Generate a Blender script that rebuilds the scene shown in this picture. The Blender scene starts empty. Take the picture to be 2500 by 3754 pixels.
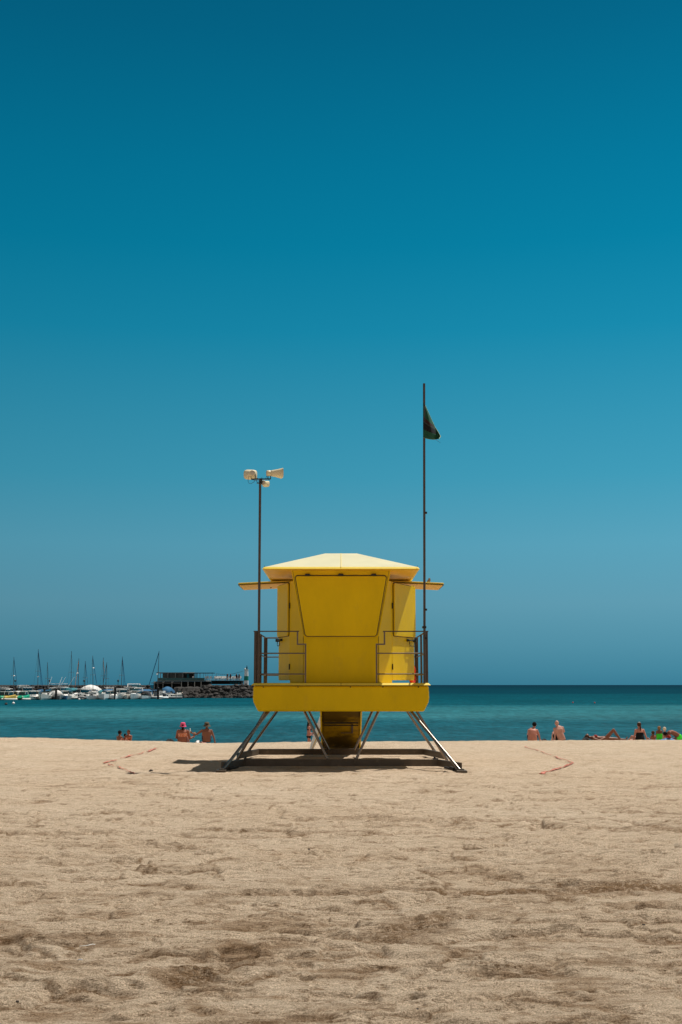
import bpy, math, random
import numpy as np
from mathutils import Vector, Matrix
R = math.radians
random.seed(7)
scene = bpy.context.scene
COL = scene.collection

# ------------------------------------------------------------------ camera
F_PX, CX, CY, HOR = 4448.0, 1250.0, 1877.0, 2511.0
CAM = Vector((0, 0, 1.65))
TH = math.atan((HOR - CY) / F_PX)
cam = bpy.data.objects.new('camera', bpy.data.cameras.new('camera'))
COL.objects.link(cam)
cam.location = CAM
cam.rotation_euler = (math.pi / 2 + TH, 0, 0)
cam.data.sensor_fit = 'VERTICAL'
cam.data.sensor_height = 36.0
cam.data.lens = F_PX / 3754 * 36.0
cam.data.clip_start = 0.1
cam.data.clip_end = 60000
scene.camera = cam

def ray(px, py):
    f = Vector((0, math.cos(TH), math.sin(TH))); u = Vector((0, -math.sin(TH), math.cos(TH)))
    return f + Vector(((px - CX) / F_PX, 0, 0)) - u * ((py - CY) / F_PX)
def at(px, py, Y):
    d = ray(px, py); return CAM + d * (Y / d.y)
def onz(px, py, z):
    d = ray(px, py); return CAM + d * ((z - CAM.z) / d.z)

# ------------------------------------------------------------------ world and sun
SUN = Vector((0.335, 0.28, 1.0)).normalized()
def lin(r, g, b):
    f = lambda c: (c / 255 / 12.92) if c / 255 <= .04045 else ((c / 255 + .055) / 1.055) ** 2.4
    return (f(r), f(g), f(b), 1)
w = bpy.data.worlds.new('World'); scene.world = w; w.use_nodes = True
nt = w.node_tree; N = nt.nodes; L = nt.links; N.clear()
sky = N.new('ShaderNodeTexSky'); sky.sky_type = 'NISHITA'; sky.sun_disc = False
sky.sun_elevation = math.asin(SUN.z); sky.sun_rotation = math.atan2(SUN.x, SUN.y)
sky.air_density = 1.0; sky.dust_density = 0.6; sky.ozone_density = 3.0
tc = N.new('ShaderNodeTexCoord'); sx = N.new('ShaderNodeSeparateXYZ'); L.new(tc.outputs['Generated'], sx.inputs[0])
ramp = N.new('ShaderNodeValToRGB'); L.new(sx.outputs['Z'], ramp.inputs[0])
RS = [(0.0, (54, 119, 143)), (0.010, (62, 127, 150)), (0.032, (76, 138, 160)), (0.065, (90, 149, 170)), (0.113, (84, 155, 179)), (0.169, (60, 149, 177)), (0.284, (20, 133, 167)), (0.35, (2, 123, 158)),
      (0.407, (0, 115, 150)), (0.495, (0, 99, 133)), (0.56, (0, 90, 122)), (0.70, (34, 66, 82)), (1.0, (44, 52, 58))]  # unseen upper sky made dim and neutral to take teal from the shadows
el = ramp.color_ramp.elements
el[0].position = RS[0][0]; el[0].color = lin(*RS[0][1]); el[1].position = 1.0; el[1].color = lin(*RS[-1][1])
for p, c in RS[1:-1]:
    e = el.new(p); e.color = lin(*c)
# the sky brightens a little towards the side the sun stands on
g1 = N.new('ShaderNodeMath'); g1.operation = 'MULTIPLY_ADD'; L.new(sx.outputs['X'], g1.inputs[0]); g1.inputs[1].default_value = .42; g1.inputs[2].default_value = 1.0
sc1 = N.new('ShaderNodeVectorMath'); sc1.operation = 'SCALE'; L.new(ramp.outputs[0], sc1.inputs[0]); L.new(g1.outputs[0], sc1.inputs['Scale'])
bk = N.new('ShaderNodeMapRange'); bk.interpolation_type = 'SMOOTHSTEP'; L.new(sx.outputs['Y'], bk.inputs[0]); bk.inputs[1].default_value = .25; bk.inputs[2].default_value = -.55
back_fill = N.new('ShaderNodeMix'); back_fill.data_type = 'RGBA'; L.new(bk.outputs[0], back_fill.inputs[0]); L.new(sc1.outputs[0], back_fill.inputs[6]); back_fill.inputs[7].default_value = (.26, .25, .235, 1)  # neutral glow added behind the camera as fill for the tower front
sc2 = N.new('ShaderNodeVectorMath'); sc2.operation = 'SCALE'; L.new(back_fill.outputs[2], sc2.inputs[0]); sc2.inputs['Scale'].default_value = 10.0
mx = N.new('ShaderNodeMix'); mx.data_type = 'RGBA'; mx.inputs[0].default_value = 0.993
L.new(sky.outputs[0], mx.inputs[6]); L.new(sc2.outputs[0], mx.inputs[7])
bg = N.new('ShaderNodeBackground'); bg.inputs[1].default_value = 0.1; L.new(mx.outputs[2], bg.inputs[0])
ow = N.new('ShaderNodeOutputWorld'); L.new(bg.outputs[0], ow.inputs[0])

sl = bpy.data.lights.new('sun', 'SUN'); sl.energy = 5.0; sl.angle = R(0.5); sl.color = (1.0, 0.95, 0.86)
so = bpy.data.objects.new('sun', sl); COL.objects.link(so)
so.rotation_euler = SUN.to_track_quat('Z', 'Y').to_euler(); so.location = (0, 0, 50)
scene.view_settings.view_transform = 'Standard'; scene.view_settings.look = 'None'
scene.view_settings.exposure = 0.0; scene.view_settings.gamma = 1.0

# ------------------------------------------------------------------ materials
def mat(name, col, rough=.6, metal=0.0, spec=.5, var=.0, vscale=6.0, bump=0.0, bscale=40.0, dirt=None, coat=0.0, trans=0.0, stretch=(1, 1, 1)):
    m = bpy.data.materials.new(name); m.use_nodes = True
    n = m.node_tree.nodes; l = m.node_tree.links; b = n['Principled BSDF']
    c = tuple(col[:3]) + (1,)
    b.inputs['Base Color'].default_value = c; b.inputs['Roughness'].default_value = rough
    b.inputs['Metallic'].default_value = metal; b.inputs['Specular IOR Level'].default_value = spec
    b.inputs['Coat Weight'].default_value = coat
    t = n.new('ShaderNodeTexCoord'); mp = n.new('ShaderNodeMapping'); mp.inputs['Scale'].default_value = stretch
    l.new(t.outputs['Object'], mp.inputs[0])
    if var or dirt:
        nz = n.new('ShaderNodeTexNoise'); nz.inputs['Scale'].default_value = vscale; nz.inputs['Detail'].default_value = 6; nz.inputs['Roughness'].default_value = .62
        l.new(mp.outputs[0], nz.inputs['Vector'])
        r = n.new('ShaderNodeValToRGB'); l.new(nz.outputs[0], r.inputs[0])
        r.color_ramp.elements[0].position = .3; r.color_ramp.elements[1].position = .7
        r.color_ramp.elements[0].color = tuple(x * (1 - var) for x in c[:3]) + (1,)
        r.color_ramp.elements[1].color = tuple(min(1, x * (1 + var)) for x in c[:3]) + (1,)
        src = r.outputs[0]
        if dirt:
            n2 = n.new('ShaderNodeTexNoise'); n2.inputs['Scale'].default_value = dirt[1]; n2.inputs['Detail'].default_value = 9; n2.inputs['Roughness'].default_value = .7
            l.new(mp.outputs[0], n2.inputs['Vector'])
            r2 = n.new('ShaderNodeValToRGB'); l.new(n2.outputs[0], r2.inputs[0])
            r2.color_ramp.elements[0].position = dirt[2]; r2.color_ramp.elements[1].position = dirt[2] + .12
            r2.color_ramp.elements[0].color = (0, 0, 0, 1); r2.color_ramp.elements[1].color = (dirt[3],) * 3 + (1,)
            mxx = n.new('ShaderNodeMix'); mxx.data_type = 'RGBA'; l.new(r2.outputs[0], mxx.inputs[0]); l.new(src, mxx.inputs[6])
            mxx.inputs[7].default_value = tuple(dirt[0][:3]) + (1,); src = mxx.outputs[2]
        l.new(src, b.inputs['Base Color'])
        mr = n.new('ShaderNodeMapRange'); l.new(nz.outputs[0], mr.inputs[0]); mr.inputs[3].default_value = max(0.02, rough - .08); mr.inputs[4].default_value = min(1, rough + .1)
        l.new(mr.outputs[0], b.inputs['Roughness'])
    if bump:
        nb = n.new('ShaderNodeTexNoise'); nb.inputs['Scale'].default_value = bscale; nb.inputs['Detail'].default_value = 5
        l.new(mp.outputs[0], nb.inputs['Vector'])
        bp = n.new('ShaderNodeBump'); bp.inputs['Strength'].default_value = 1; bp.inputs['Distance'].default_value = bump
        l.new(nb.outputs[0], bp.inputs['Height']); l.new(bp.outputs[0], b.inputs['Normal'])
    if trans:
        b.inputs['Transmission Weight'].default_value = trans
    return m

M = {}
M['yellow'] = mat('yellow_fibreglass', (.74, .50, .0), .42, spec=.16, var=.07, vscale=2.2, bump=.002, bscale=60, dirt=((.46, .29, .04), 5.0, .56, .16), stretch=(1, 1, .45))
M['yellow_pale'] = mat('sunlit_pale_yellow', (.74, .68, .44), .38, spec=.5, var=.03, vscale=2, dirt=((.75, .62, .36), 7.0, .58, .35))  # clipped highlight and sky sheen on the roof painted into its pale colour
M['yellow_edge'] = mat('yellow_edge', (.84, .62, .07), .4, spec=.25, var=.05, vscale=5)
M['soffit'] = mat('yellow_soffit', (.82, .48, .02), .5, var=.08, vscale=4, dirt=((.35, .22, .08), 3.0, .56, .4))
M['rubber'] = mat('black_rubber', (.012, .011, .01), .6)
M['clerestory'] = mat('grey_panel', (.34, .30, .26), .5, var=.1, vscale=4)
M['rail'] = mat('weathered_steel', (.085, .062, .052), .5, metal=.35, var=.25, vscale=14, dirt=((.16, .07, .035), 18, .6, .6))
M['rail_front'] = mat('galvanised_rail', (.16, .125, .10), .45, metal=.4, var=.2, vscale=20)
M['steel'] = mat('stainless_steel', (.27, .22, .18), .24, metal=.85, var=.1, vscale=30, dirt=((.2, .14, .1), 12, .62, .4))
M['beam'] = mat('galvanised_beam', (.10, .078, .058), .55, metal=.35, var=.18, vscale=8, dirt=((.26, .2, .13), 6, .55, .45))
M['dark'] = mat('dark_metal', (.02, .018, .017), .5, metal=.3)
M['horn'] = mat('aged_horn_grp', (.70, .60, .40), .42, var=.08, vscale=8, dirt=((.42, .30, .16), 14, .6, .4))
M['horn_back'] = mat('horn_driver_grey', (.52, .47, .40), .5, var=.08, vscale=20)
M['cable'] = mat('black_cable', (.01, .012, .016), .5)
M['red'] = mat('red_plastic', (.75, .035, .012), .4, var=.05)
M['tape'] = mat('faded_red_tape', (.62, .20, .14), .6, var=.12, vscale=3, dirt=((.46, .36, .26), 2.2, .56, .7))
M['white'] = mat('white_gelcoat', (.95, .94, .92), .35, var=.05, vscale=3)
M['offwhite'] = mat('offwhite_paint', (.70, .68, .63), .5, var=.1, vscale=2)
M['grey'] = mat('grey_gelcoat', (.22, .23, .24), .45, var=.1, vscale=3)
M['glass'] = mat('dark_glass', (.015, .045, .05), .1, spec=.6)
M['canvas_blue'] = mat('blue_canvas', (.01, .10, .22), .8, var=.2)
M['canvas_teal'] = mat('teal_canvas', (.01, .16, .20), .8, var=.2)
M['canvas_dark'] = mat('dark_canvas', (.02, .022, .028), .8, var=.2)
M['pgreen'] = mat('green_pedal_boat', (.01, .46, .26), .4, var=.08)
M['pyellow'] = mat('yellow_pedal_boat', (.78, .52, .10), .4, var=.08)
M['orange'] = mat('orange_paint', (.72, .25, .03), .5)
M['mast'] = mat('mast_alloy', (.10, .09, .085), .4, metal=.4)
M['wood'] = mat('dark_pile', (.025, .02, .018), .8, var=.3)
M['rock'] = mat('basalt', (.017, .0145, .0135), .85, var=.45, vscale=1.2, bump=.08, bscale=3)
M['rock_light'] = mat('basalt_light', (.042, .036, .034), .85, var=.4, vscale=1.2, bump=.08, bscale=3)
M['concrete'] = mat('concrete', (.17, .165, .16), .8, var=.2, vscale=.6)
M['dconcrete'] = mat('dark_concrete', (.022, .021, .021), .85, var=.3, vscale=.6)
M['lgreen'] = mat('green_paint_band', (.0, .27, .19), .5)
M['stone'] = mat('pebble_dark', (.05, .035, .028), .8, var=.4, vscale=60)
M['stone2'] = mat('pebble_grey', (.20, .21, .23), .7, var=.4, vscale=60)
M['bag'] = mat('black_fabric', (.012, .011, .012), .85, var=.3, vscale=20)
def cloth(name, c, v=.12): return mat(name, c, .8, spec=.2, var=v, vscale=18)
M['black_c'] = cloth('black_cloth', (.012, .011, .013)); M['navy_c'] = cloth('navy_cloth', (.015, .018, .04))
M['green_c'] = cloth('neon_green_cloth', (.07, .80, .05), .06); M['pink_c'] = cloth('pink_cloth', (.72, .09, .20))
M['olive_c'] = cloth('olive_cloth', (.11, .085, .055)); M['red_c'] = cloth('red_cloth', (.34, .03, .02))
M['orange_c'] = mat('patterned_orange_cloth', (.62, .17, .07), .8, var=.3, vscale=30, dirt=((.8, .72, .62), 22, .52, .9))
M['white_c'] = cloth('white_cloth', (.72, .70, .68)); M['cream_c'] = cloth('cream_cloth', (.65, .55, .42)); M['salmon_c'] = cloth('salmon_cloth', (.72, .36, .30))
M['blue_c'] = mat('blue_striped_towel', (.02, .20, .48), .85, var=.2, dirt=((.65, .72, .75), 13, .52, 1.0))
M['hair_b'] = mat('black_hair', (.012, .009, .008), .85, spec=.1, bump=.004, bscale=90); M['hair_br'] = mat('brown_hair', (.075, .035, .018), .85, spec=.1, bump=.004, bscale=90)
M['hair_bl'] = mat('blond_hair', (.30, .17, .08), .85, spec=.1, bump=.004, bscale=90)
def skin(name, c):
    m = mat(name, c, .5, spec=.4, var=.12, vscale=7)
    return m
M['sk_pink'] = skin('sunburnt_skin', (.52, .215, .155)); M['sk_pale'] = skin('pale_skin', (.58, .30, .235)); M['sk_tan'] = skin('tanned_skin', (.22, .082, .046))
M['sk_red'] = skin('red_tan_skin', (.27, .088, .05)); M['sk_br'] = skin('brown_skin', (.30, .12, .06))

# ------------------------------------------------------------------ mesh builder
ORG = {}
def tag(o, label=None, cat=None, group=None, kind=None):
    if label: o['label'] = label
    if cat: o['category'] = cat
    if group: o['group'] = group
    if kind: o['kind'] = kind
    return o
def empty(name, loc=(0, 0, 0), label=None, cat=None, group=None):
    o = bpy.data.objects.new(name, None); COL.objects.link(o); o.location = loc; o.empty_display_size = .2
    ORG[o.name] = Vector(loc); return tag(o, label, cat, group)
class MB:
    def __init__(s): s.v = []; s.f = []; s.s = []
    def add(s, vs, fs, smooth=False):
        k = len(s.v); s.v += [tuple(v) for v in vs]; s.f += [tuple(i + k for i in f) for f in fs]; s.s += [smooth] * len(fs); return s
    def hexa(s, p): return s.add(p, [(0, 3, 2, 1), (4, 5, 6, 7), (0, 1, 5, 4), (1, 2, 6, 5), (2, 3, 7, 6), (3, 0, 4, 7)])
    def box(s, x0, x1, y0, y1, z0, z1):
        return s.hexa([(x0, y0, z0), (x1, y0, z0), (x1, y1, z0), (x0, y1, z0), (x0, y0, z1), (x1, y0, z1), (x1, y1, z1), (x0, y1, z1)])
    def prism(s, pts, d):
        """polygon pts extruded by vector d"""
        n = len(pts); d = Vector(d); a = [Vector(p) for p in pts]; b = [p + d for p in a]
        s.add(a + b, [tuple(range(n))[::-1], tuple(range(n, 2 * n))] + [(i, (i + 1) % n, n + (i + 1) % n, n + i) for i in range(n)]); return s
    def bar(s, a, b, w, h=None, up=(0, 0, 1)):
        h = h or w; a = Vector(a); b = Vector(b); t = (b - a).normalized(); u = Vector(up)
        if abs(t.dot(u)) > .95: u = Vector((0, 1, 0))
        x = t.cross(u).normalized() * w / 2; z = x.cross(t).normalized() * h / 2
        return s.hexa([a - x - z, a + x - z, b + x - z, b - x - z, a - x + z, a + x + z, b + x + z, b - x + z])
    def tube(s, a, b, r, r2=None, n=12, caps=True):
        a = Vector(a); b = Vector(b); r2 = r if r2 is None else r2
        t = (b - a).normalized(); u = Vector((0, 0, 1)) if abs(t.z) < .9 else Vector((0, 1, 0))
        x = t.cross(u).normalized(); y = t.cross(x)
        c = [(math.cos(2 * math.pi * i / n), math.sin(2 * math.pi * i / n)) for i in range(n)]
        A = [a + x * (r * p) + y * (r * q) for p, q in c]; B = [b + x * (r2 * p) + y * (r2 * q) for p, q in c]
        s.add(A + B, [(i, (i + 1) % n, n + (i + 1) % n, n + i) for i in range(n)], True)
        if caps: s.add(A, [tuple(range(n))[::-1]]); s.add(B, [tuple(range(n))])
        return s
    def path(s, pts, r, n=8):
        pts = [Vector(p) for p in pts]
        rings = []
        for i, p in enumerate(pts):
            t = (pts[min(i + 1, len(pts) - 1)] - pts[max(i - 1, 0)]).normalized()
            u = Vector((0, 0, 1)) if abs(t.z) < .9 else Vector((0, 1, 0))
            x = t.cross(u).normalized(); y = t.cross(x)
            rings.append([p + x * (r * math.cos(2 * math.pi * k / n)) + y * (r * math.sin(2 * math.pi * k / n)) for k in range(n)])
        return s.rings(rings)
    def rings(s, rings, smooth=True, closed=True):
        n = len(rings[0]); vs = [v for r in rings for v in r]; fs = []
        for i in range(len(rings) - 1):
            for k in range(n): fs.append((i * n + k, i * n + (k + 1) % n, (i + 1) * n + (k + 1) % n, (i + 1) * n + k))
        if closed: fs += [tuple(range(n))[::-1], tuple((len(rings) - 1) * n + k for k in range(n))]
        return s.add(vs, fs, smooth)
    def capsule(s, a, b, ra, rb, n=12):
        a = Vector(a); b = Vector(b); t = (b - a)
        t = t.normalized() if t.length > 1e-6 else Vector((0, 0, 1))
        u = Vector((0, 0, 1)) if abs(t.z) < .9 else Vector((0, 1, 0)); x = t.cross(u).normalized(); y = t.cross(x); rg = []
        for (c, r, sg) in ((a, ra, -1), (b, rb, 1)):
            for q in ((80, 55, 28, 0) if sg < 0 else (0, 28, 55, 80)):
                cc = c + t * (sg * r * math.sin(R(q))); rr = r * math.cos(R(q))
                rg.append([cc + x * (rr * math.cos(2 * math.pi * k / n)) + y * (rr * math.sin(2 * math.pi * k / n)) for k in range(n)])
        return s.rings(rg)
    def ell(s, c, r, rot=None, n=16, m=10):
        c = Vector(c); rg = []
        for i in range(m + 1):
            f = -math.pi / 2 + (i + .0) * math.pi / m; f = max(-1.5, min(1.5, f)); row = []
            for k in range(n):
                p = Vector((r[0] * math.cos(f) * math.cos(2 * math.pi * k / n), r[1] * math.cos(f) * math.sin(2 * math.pi * k / n), r[2] * math.sin(f)))
                if rot is not None: p = rot @ p
                row.append(c + p)
            rg.append(row)
        return s.rings(rg)
    def lathe(s, c, prof, n=20, ax=(0, 0, 1), sx=1.0, sy=1.0, smooth=True, closed=True, latx=None):
        c = Vector(c); t = Vector(ax).normalized(); u = Vector((0, 0, 1)) if abs(t.z) < .9 else Vector((0, 1, 0))
        x = Vector(latx).normalized() if latx else t.cross(u).normalized(); y = t.cross(x)
        return s.rings([[c + t * h + x * (r * sx * math.cos(2 * math.pi * k / n)) + y * (r * sy * math.sin(2 * math.pi * k / n)) for k in range(n)] for r, h in prof], smooth, closed)
    def rrect(s, o, u, v, w, h, r, d, k=5, taper=0.0):
        """rounded rectangle centred at o, axes u,v, extruded by d; taper narrows the -v end"""
        o = Vector(o); u = Vector(u).normalized(); v = Vector(v).normalized(); pts = []
        for (cx, cy, a0) in ((w / 2 - r, h / 2 - r, 0), (-w / 2 + r, h / 2 - r, 90), (-w / 2 + r, -h / 2 + r, 180), (w / 2 - r, -h / 2 + r, 270)):
            for i in range(k + 1):
                a = R(a0 + 90 * i / k); X = cx + r * math.cos(a); Y = cy + r * math.sin(a)
                X *= 1 - taper * (.5 - Y / h)
                pts.append(o + u * X + v * Y)
        return s.prism(pts, d)
    def build(s, name, material, parent=None, bevel=0, seg=2, org=None, remesh=0, subsurf=0):
        if parent is not None: org = ORG[parent.name]
        elif org is None: org = Vector((0, 0, 0))
        org = Vector(org)
        me = bpy.data.meshes.new(name); me.from_pydata([tuple(Vector(v) - org) for v in s.v], [], s.f); me.update()
        me.polygons.foreach_set('use_smooth', s.s)
        o = bpy.data.objects.new(name, me); COL.objects.link(o); me.materials.append(material)
        if parent is not None: o.parent = parent
        else: o.location = org
        ORG[o.name] = org
        import bmesh
        bm = bmesh.new(); bm.from_mesh(me); bmesh.ops.recalc_face_normals(bm, faces=bm.faces); bm.to_mesh(me); bm.free()
        if remesh:
            r = o.modifiers.new('remesh', 'REMESH'); r.mode = 'VOXEL'; r.voxel_size = remesh; r.use_smooth_shade = True
            sm = o.modifiers.new('smooth', 'SMOOTH'); sm.iterations = 5; sm.factor = .5
        if bevel:
            b = o.modifiers.new('bevel', 'BEVEL'); b.width = bevel; b.segments = seg; b.limit_method = 'ANGLE'; b.angle_limit = R(40)
        return o
def copy_tree(o, parent=None):
    c = o.copy(); COL.objects.link(c)
    if parent: c.parent = parent
    for ch in list(o.children): copy_tree(ch, c)
    return c

# ------------------------------------------------------------------ noise
def hash2(ix, iy, seed):
    h = (ix * 374761393 + iy * 668265263 + seed * 1442695041) & 0xFFFFFFFF
    h = ((h ^ (h >> 13)) * 1274126177) & 0xFFFFFFFF
    return ((h ^ (h >> 16)) & 0xFFFF) / 65535.0
def vn(x, y, seed=0):
    x = np.asarray(x, float); y = np.asarray(y, float)
    ix = np.floor(x).astype(np.int64); iy = np.floor(y).astype(np.int64); fx = x - ix; fy = y - iy
    fx = fx * fx * fx * (fx * (fx * 6 - 15) + 10); fy = fy * fy * fy * (fy * (fy * 6 - 15) + 10)
    a = hash2(ix, iy, seed); b = hash2(ix + 1, iy, seed); c = hash2(ix, iy + 1, seed); d = hash2(ix + 1, iy + 1, seed)
    return (a + (b - a) * fx) * (1 - fy) + (c + (d - c) * fx) * fy - .5
def base_h(x, y):
    """large beach shape: flat, a soft crest about 36 m out, then down to the sea"""
    x = np.asarray(x, float); y = np.asarray(y, float)
    z = np.interp(y, [-60, 30, 36, 56, 64, 80, 140, 400], [0, 0, -.01, -1.0, -1.62, -3.0, -7, -12])
    px = x / np.maximum(y, 8) * 4448 + 1250
    crest = np.interp(px, [-2000, 0, 250, 480, 640, 790, 900, 1200, 1700, 2500, 4500], [.16, .14, .11, .05, .02, -.07, -.02, .04, .035, .055, .06])
    bump = np.exp(-((y - 37) / 5.0) ** 2)
    z = z + crest * bump
    z = z + .085 * np.clip((px - 1500) / 400, 0, 1) * np.exp(-((y - 52.5) / 5.0) ** 4)
    z = z + .05 * vn(x * .18, y * .18, 3) * np.clip((y - 5) / 10, 0, 1) * np.clip((60 - y) / 10, 0, 1)
    return z
rng = np.random.RandomState(5)
PITS = []
for i in range(4200):
    y = 5.0 + 27 * rng.rand() ** 1.25; x = (rng.rand() - .5) * (y * 1.0 + 2)
    PITS.append((x, y, 0.05 + .13 * rng.rand() ** 2, rng.uniform(.025, .055), rng.uniform(-.6, .6), rng.uniform(.008, .03) * (1.0 if y < 16 else .8), rng.uniform(.2, .9)))
def ledge(x, y, f, sd):
    nn = vn(x * f * .75 + .9 * vn(x * f * .8, y * f, sd + 1), y * f * 1.25, sd) + .22 * vn(x * f * 2.1, y * f * 3.1, sd + 2)
    return nn, np.clip(vn(x * f * .7 + 3, y * f * .9, sd + 3) * 4.5 + .3, 0, 1)
def detail_h(x, y):
    z = np.zeros_like(x)
    near = np.clip((26 - y) / 14, .28, 1)
    wx = x + .35 * vn(x * .9, y * .9, 11); wy = y + .35 * vn(x * .9, y * .9, 12)
    amp = .55 + 1.1 * np.clip(vn(x * .35, y * .5, 77) + .5, 0, 1)
    for f, a, sd in ((1.3, .022, 21), (3.1, .014, 22), (6.4, .011, 23), (13, .008, 24), (27, .0045, 25)):
        n = vn(wx * f, wy * f * 1.35, sd)
        r = .28 - np.abs(n)
        z += a * (.55 * n + .65 * r) * amp * near
    # small wind-cut steps: gentle on the far side, steep towards the land
    for f, a, sd in ((1.1, .026, 39), (1.9, .026, 40), (3.3, .022, 41), (5.6, .015, 42), (9.5, .008, 43)):
        ph = y * f + 1.7 * vn(x * f * .33, y * f * .45, sd) + .55 * vn(x * f * .9, y * f * .9, sd + 5)
        s_ = ph - np.floor(ph); saw = np.where(s_ < .13, s_ / .13, ((1 - s_) / .87) ** 1.5)
        msk = np.clip(vn(x * f * .38 + 7, y * f * .9, sd + 9) * 4.2 - .15, 0, 1)
        z += a * saw * msk * np.clip((30 - y) / 14, .4, 1)
    for f, a, sd in ((.9, .024, 50), (1.9, .022, 51), (3.7, .014, 52), (7.5, .008, 53)):
        nn, mk = ledge(x, y, f, sd); z += a * np.tanh(nn / .03) * mk * np.clip((30 - y) / 14, .3, 1)
    # raked or driven lines running along the beach
    for (y0, sl, wdt, a, x0, x1) in ((10.0, .10, .11, .055, -1.2, 9), (15.6, -.03, .07, .014, -9, 3.0), (16.1, -.035, .06, .012, -8, 5.0),
                                     (13.9, -.06, .06, .012, -6, 4), (17.6, -.01, .08, .012, -9, 9), (6.9, .16, .05, .016, -1, 6),
                                     (22.85, .01, .045, .022, -2.3, 2.4), (24.9, .02, .05, .02, -5.1, -2.8), (22.0, .0, .06, .016, .5, 4.5)):
        d = (y - (y0 + sl * x + .10 * vn(x * 1.3, x * 0 + y0, 5))) / wdt
        msk = np.clip((x - x0) / .8, 0, 1) * np.clip((x1 - x) / .8, 0, 1) * np.clip(.65 + 1.6 * vn(x * .8, y0 + x * 0, 9), .05, 1)
        z += a * msk * (np.exp(-(d - 1) ** 2) * .6 - np.exp(-d * d))
    return z
def ground(x, y):
    return float(base_h(x, y))

# ------------------------------------------------------------------ sand
def build_sand():
    ys = [-40, -25, -15, -8, -4, -1, 1, 2.2, 3.2, 4.0]
    k = np.linspace(1.65 * 1213 / 4.4, 1.65 * 1213 / 46.0, 1050)
    ys = np.array(ys + list(1.65 * 1213 / k) + list(np.linspace(46.8, 72, 60)) + [76, 82, 90, 110, 150, 220, 400])
    t = np.concatenate([-np.geomspace(9, .44, 40), np.linspace(-.43, .43, 1000), np.geomspace(.44, 9, 40)])
    W = np.sqrt(ys ** 2 + 20)
    X = W[:, None] * t[None, :]; Y = np.repeat(ys[:, None], len(t), 1)
    Z = base_h(X, Y)
    D = detail_h(X.ravel(), Y.ravel()).reshape(X.shape)
    fade = np.clip((58 - Y) / 8, 0, 1)
    D *= fade
    for (px, py, a, b, rot, dep, skew) in PITS:
        r0 = np.searchsorted(ys, py - .6); r1 = np.searchsorted(ys, py + .6)
        c0 = np.searchsorted(t, (px - .6) / W[r0]) if px > 0 else np.searchsorted(t, (px - .6) / W[r0]); c1 = np.searchsorted(t, (px + .6) / W[r0])
        c0 = max(0, min(c0, len(t) - 1)); c1 = min(len(t), c1 + 40); c0 = max(0, c0 - 40)
        dx = X[r0:r1, c0:c1] - px; dy = Y[r0:r1, c0:c1] - py
        u = (dx * math.cos(rot) + dy * math.sin(rot)) / a; v = (-dx * math.sin(rot) + dy * math.cos(rot)) / b
        q = u * u + v * v
        v2 = v - 1.2
        D[r0:r1, c0:c1] += -dep * np.exp(-q ** 2.2) + dep * .35 * np.exp(-(u * u * .8 + v2 * v2))
    Z += D
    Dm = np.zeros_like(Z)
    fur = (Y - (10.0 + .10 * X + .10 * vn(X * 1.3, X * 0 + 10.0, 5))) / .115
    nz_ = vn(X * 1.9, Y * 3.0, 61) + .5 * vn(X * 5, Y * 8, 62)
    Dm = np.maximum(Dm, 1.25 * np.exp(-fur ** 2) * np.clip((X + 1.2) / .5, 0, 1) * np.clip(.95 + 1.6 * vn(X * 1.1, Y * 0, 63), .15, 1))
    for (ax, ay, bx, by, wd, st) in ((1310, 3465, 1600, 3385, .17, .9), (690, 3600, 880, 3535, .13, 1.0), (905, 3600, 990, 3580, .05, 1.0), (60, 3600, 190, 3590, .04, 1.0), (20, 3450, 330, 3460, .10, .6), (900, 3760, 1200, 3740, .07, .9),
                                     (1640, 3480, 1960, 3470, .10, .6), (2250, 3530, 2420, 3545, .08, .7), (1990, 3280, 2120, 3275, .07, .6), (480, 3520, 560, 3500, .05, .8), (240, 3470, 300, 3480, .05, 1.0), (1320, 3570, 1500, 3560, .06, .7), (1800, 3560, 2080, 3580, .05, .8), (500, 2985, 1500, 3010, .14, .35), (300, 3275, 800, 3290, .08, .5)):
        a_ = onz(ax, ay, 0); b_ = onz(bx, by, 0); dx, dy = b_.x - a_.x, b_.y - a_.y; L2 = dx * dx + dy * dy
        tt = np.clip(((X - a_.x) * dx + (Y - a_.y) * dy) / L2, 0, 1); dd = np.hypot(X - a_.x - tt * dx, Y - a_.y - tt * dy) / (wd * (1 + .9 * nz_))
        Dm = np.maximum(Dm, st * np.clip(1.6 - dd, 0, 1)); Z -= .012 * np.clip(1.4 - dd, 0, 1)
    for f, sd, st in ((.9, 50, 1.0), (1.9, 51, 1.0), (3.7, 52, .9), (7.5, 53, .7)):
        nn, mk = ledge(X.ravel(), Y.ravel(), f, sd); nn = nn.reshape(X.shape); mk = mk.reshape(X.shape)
        Dm = np.maximum(Dm, st * np.exp(-((nn + .035) / (.010 * f ** .6 + .0009 * Y)) ** 2) * np.clip(mk * 1.6 - .6, 0, 1) * np.clip((34 - Y) / 16, .25, 1))  # shade painted as a dark line along the foot of each ledge
    Dm = np.maximum(Dm, np.clip(-D * 30 - .75, 0, .55) * np.clip((19 - Y) / 8, .25, 1))  # low spots darkened by depth: damp turned sand with shade painted in
    # smooth hollow around the tower base so it sits on levelled sand
    nr, nc = X.shape
    co = np.stack([X, Y, Z], -1).reshape(-1, 3)
    me = bpy.data.meshes.new('beach_sand'); me.vertices.add(nr * nc); me.vertices.foreach_set('co', co.ravel().astype(np.float32))
    i = np.arange(nr - 1)[:, None] * nc + np.arange(nc - 1)[None, :]
    q = np.stack([i, i + 1, i + nc + 1, i + nc], -1).reshape(-1, 4); nf = len(q)
    me.loops.add(nf * 4); me.loops.foreach_set('vertex_index', q.ravel().astype(np.int32))
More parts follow.
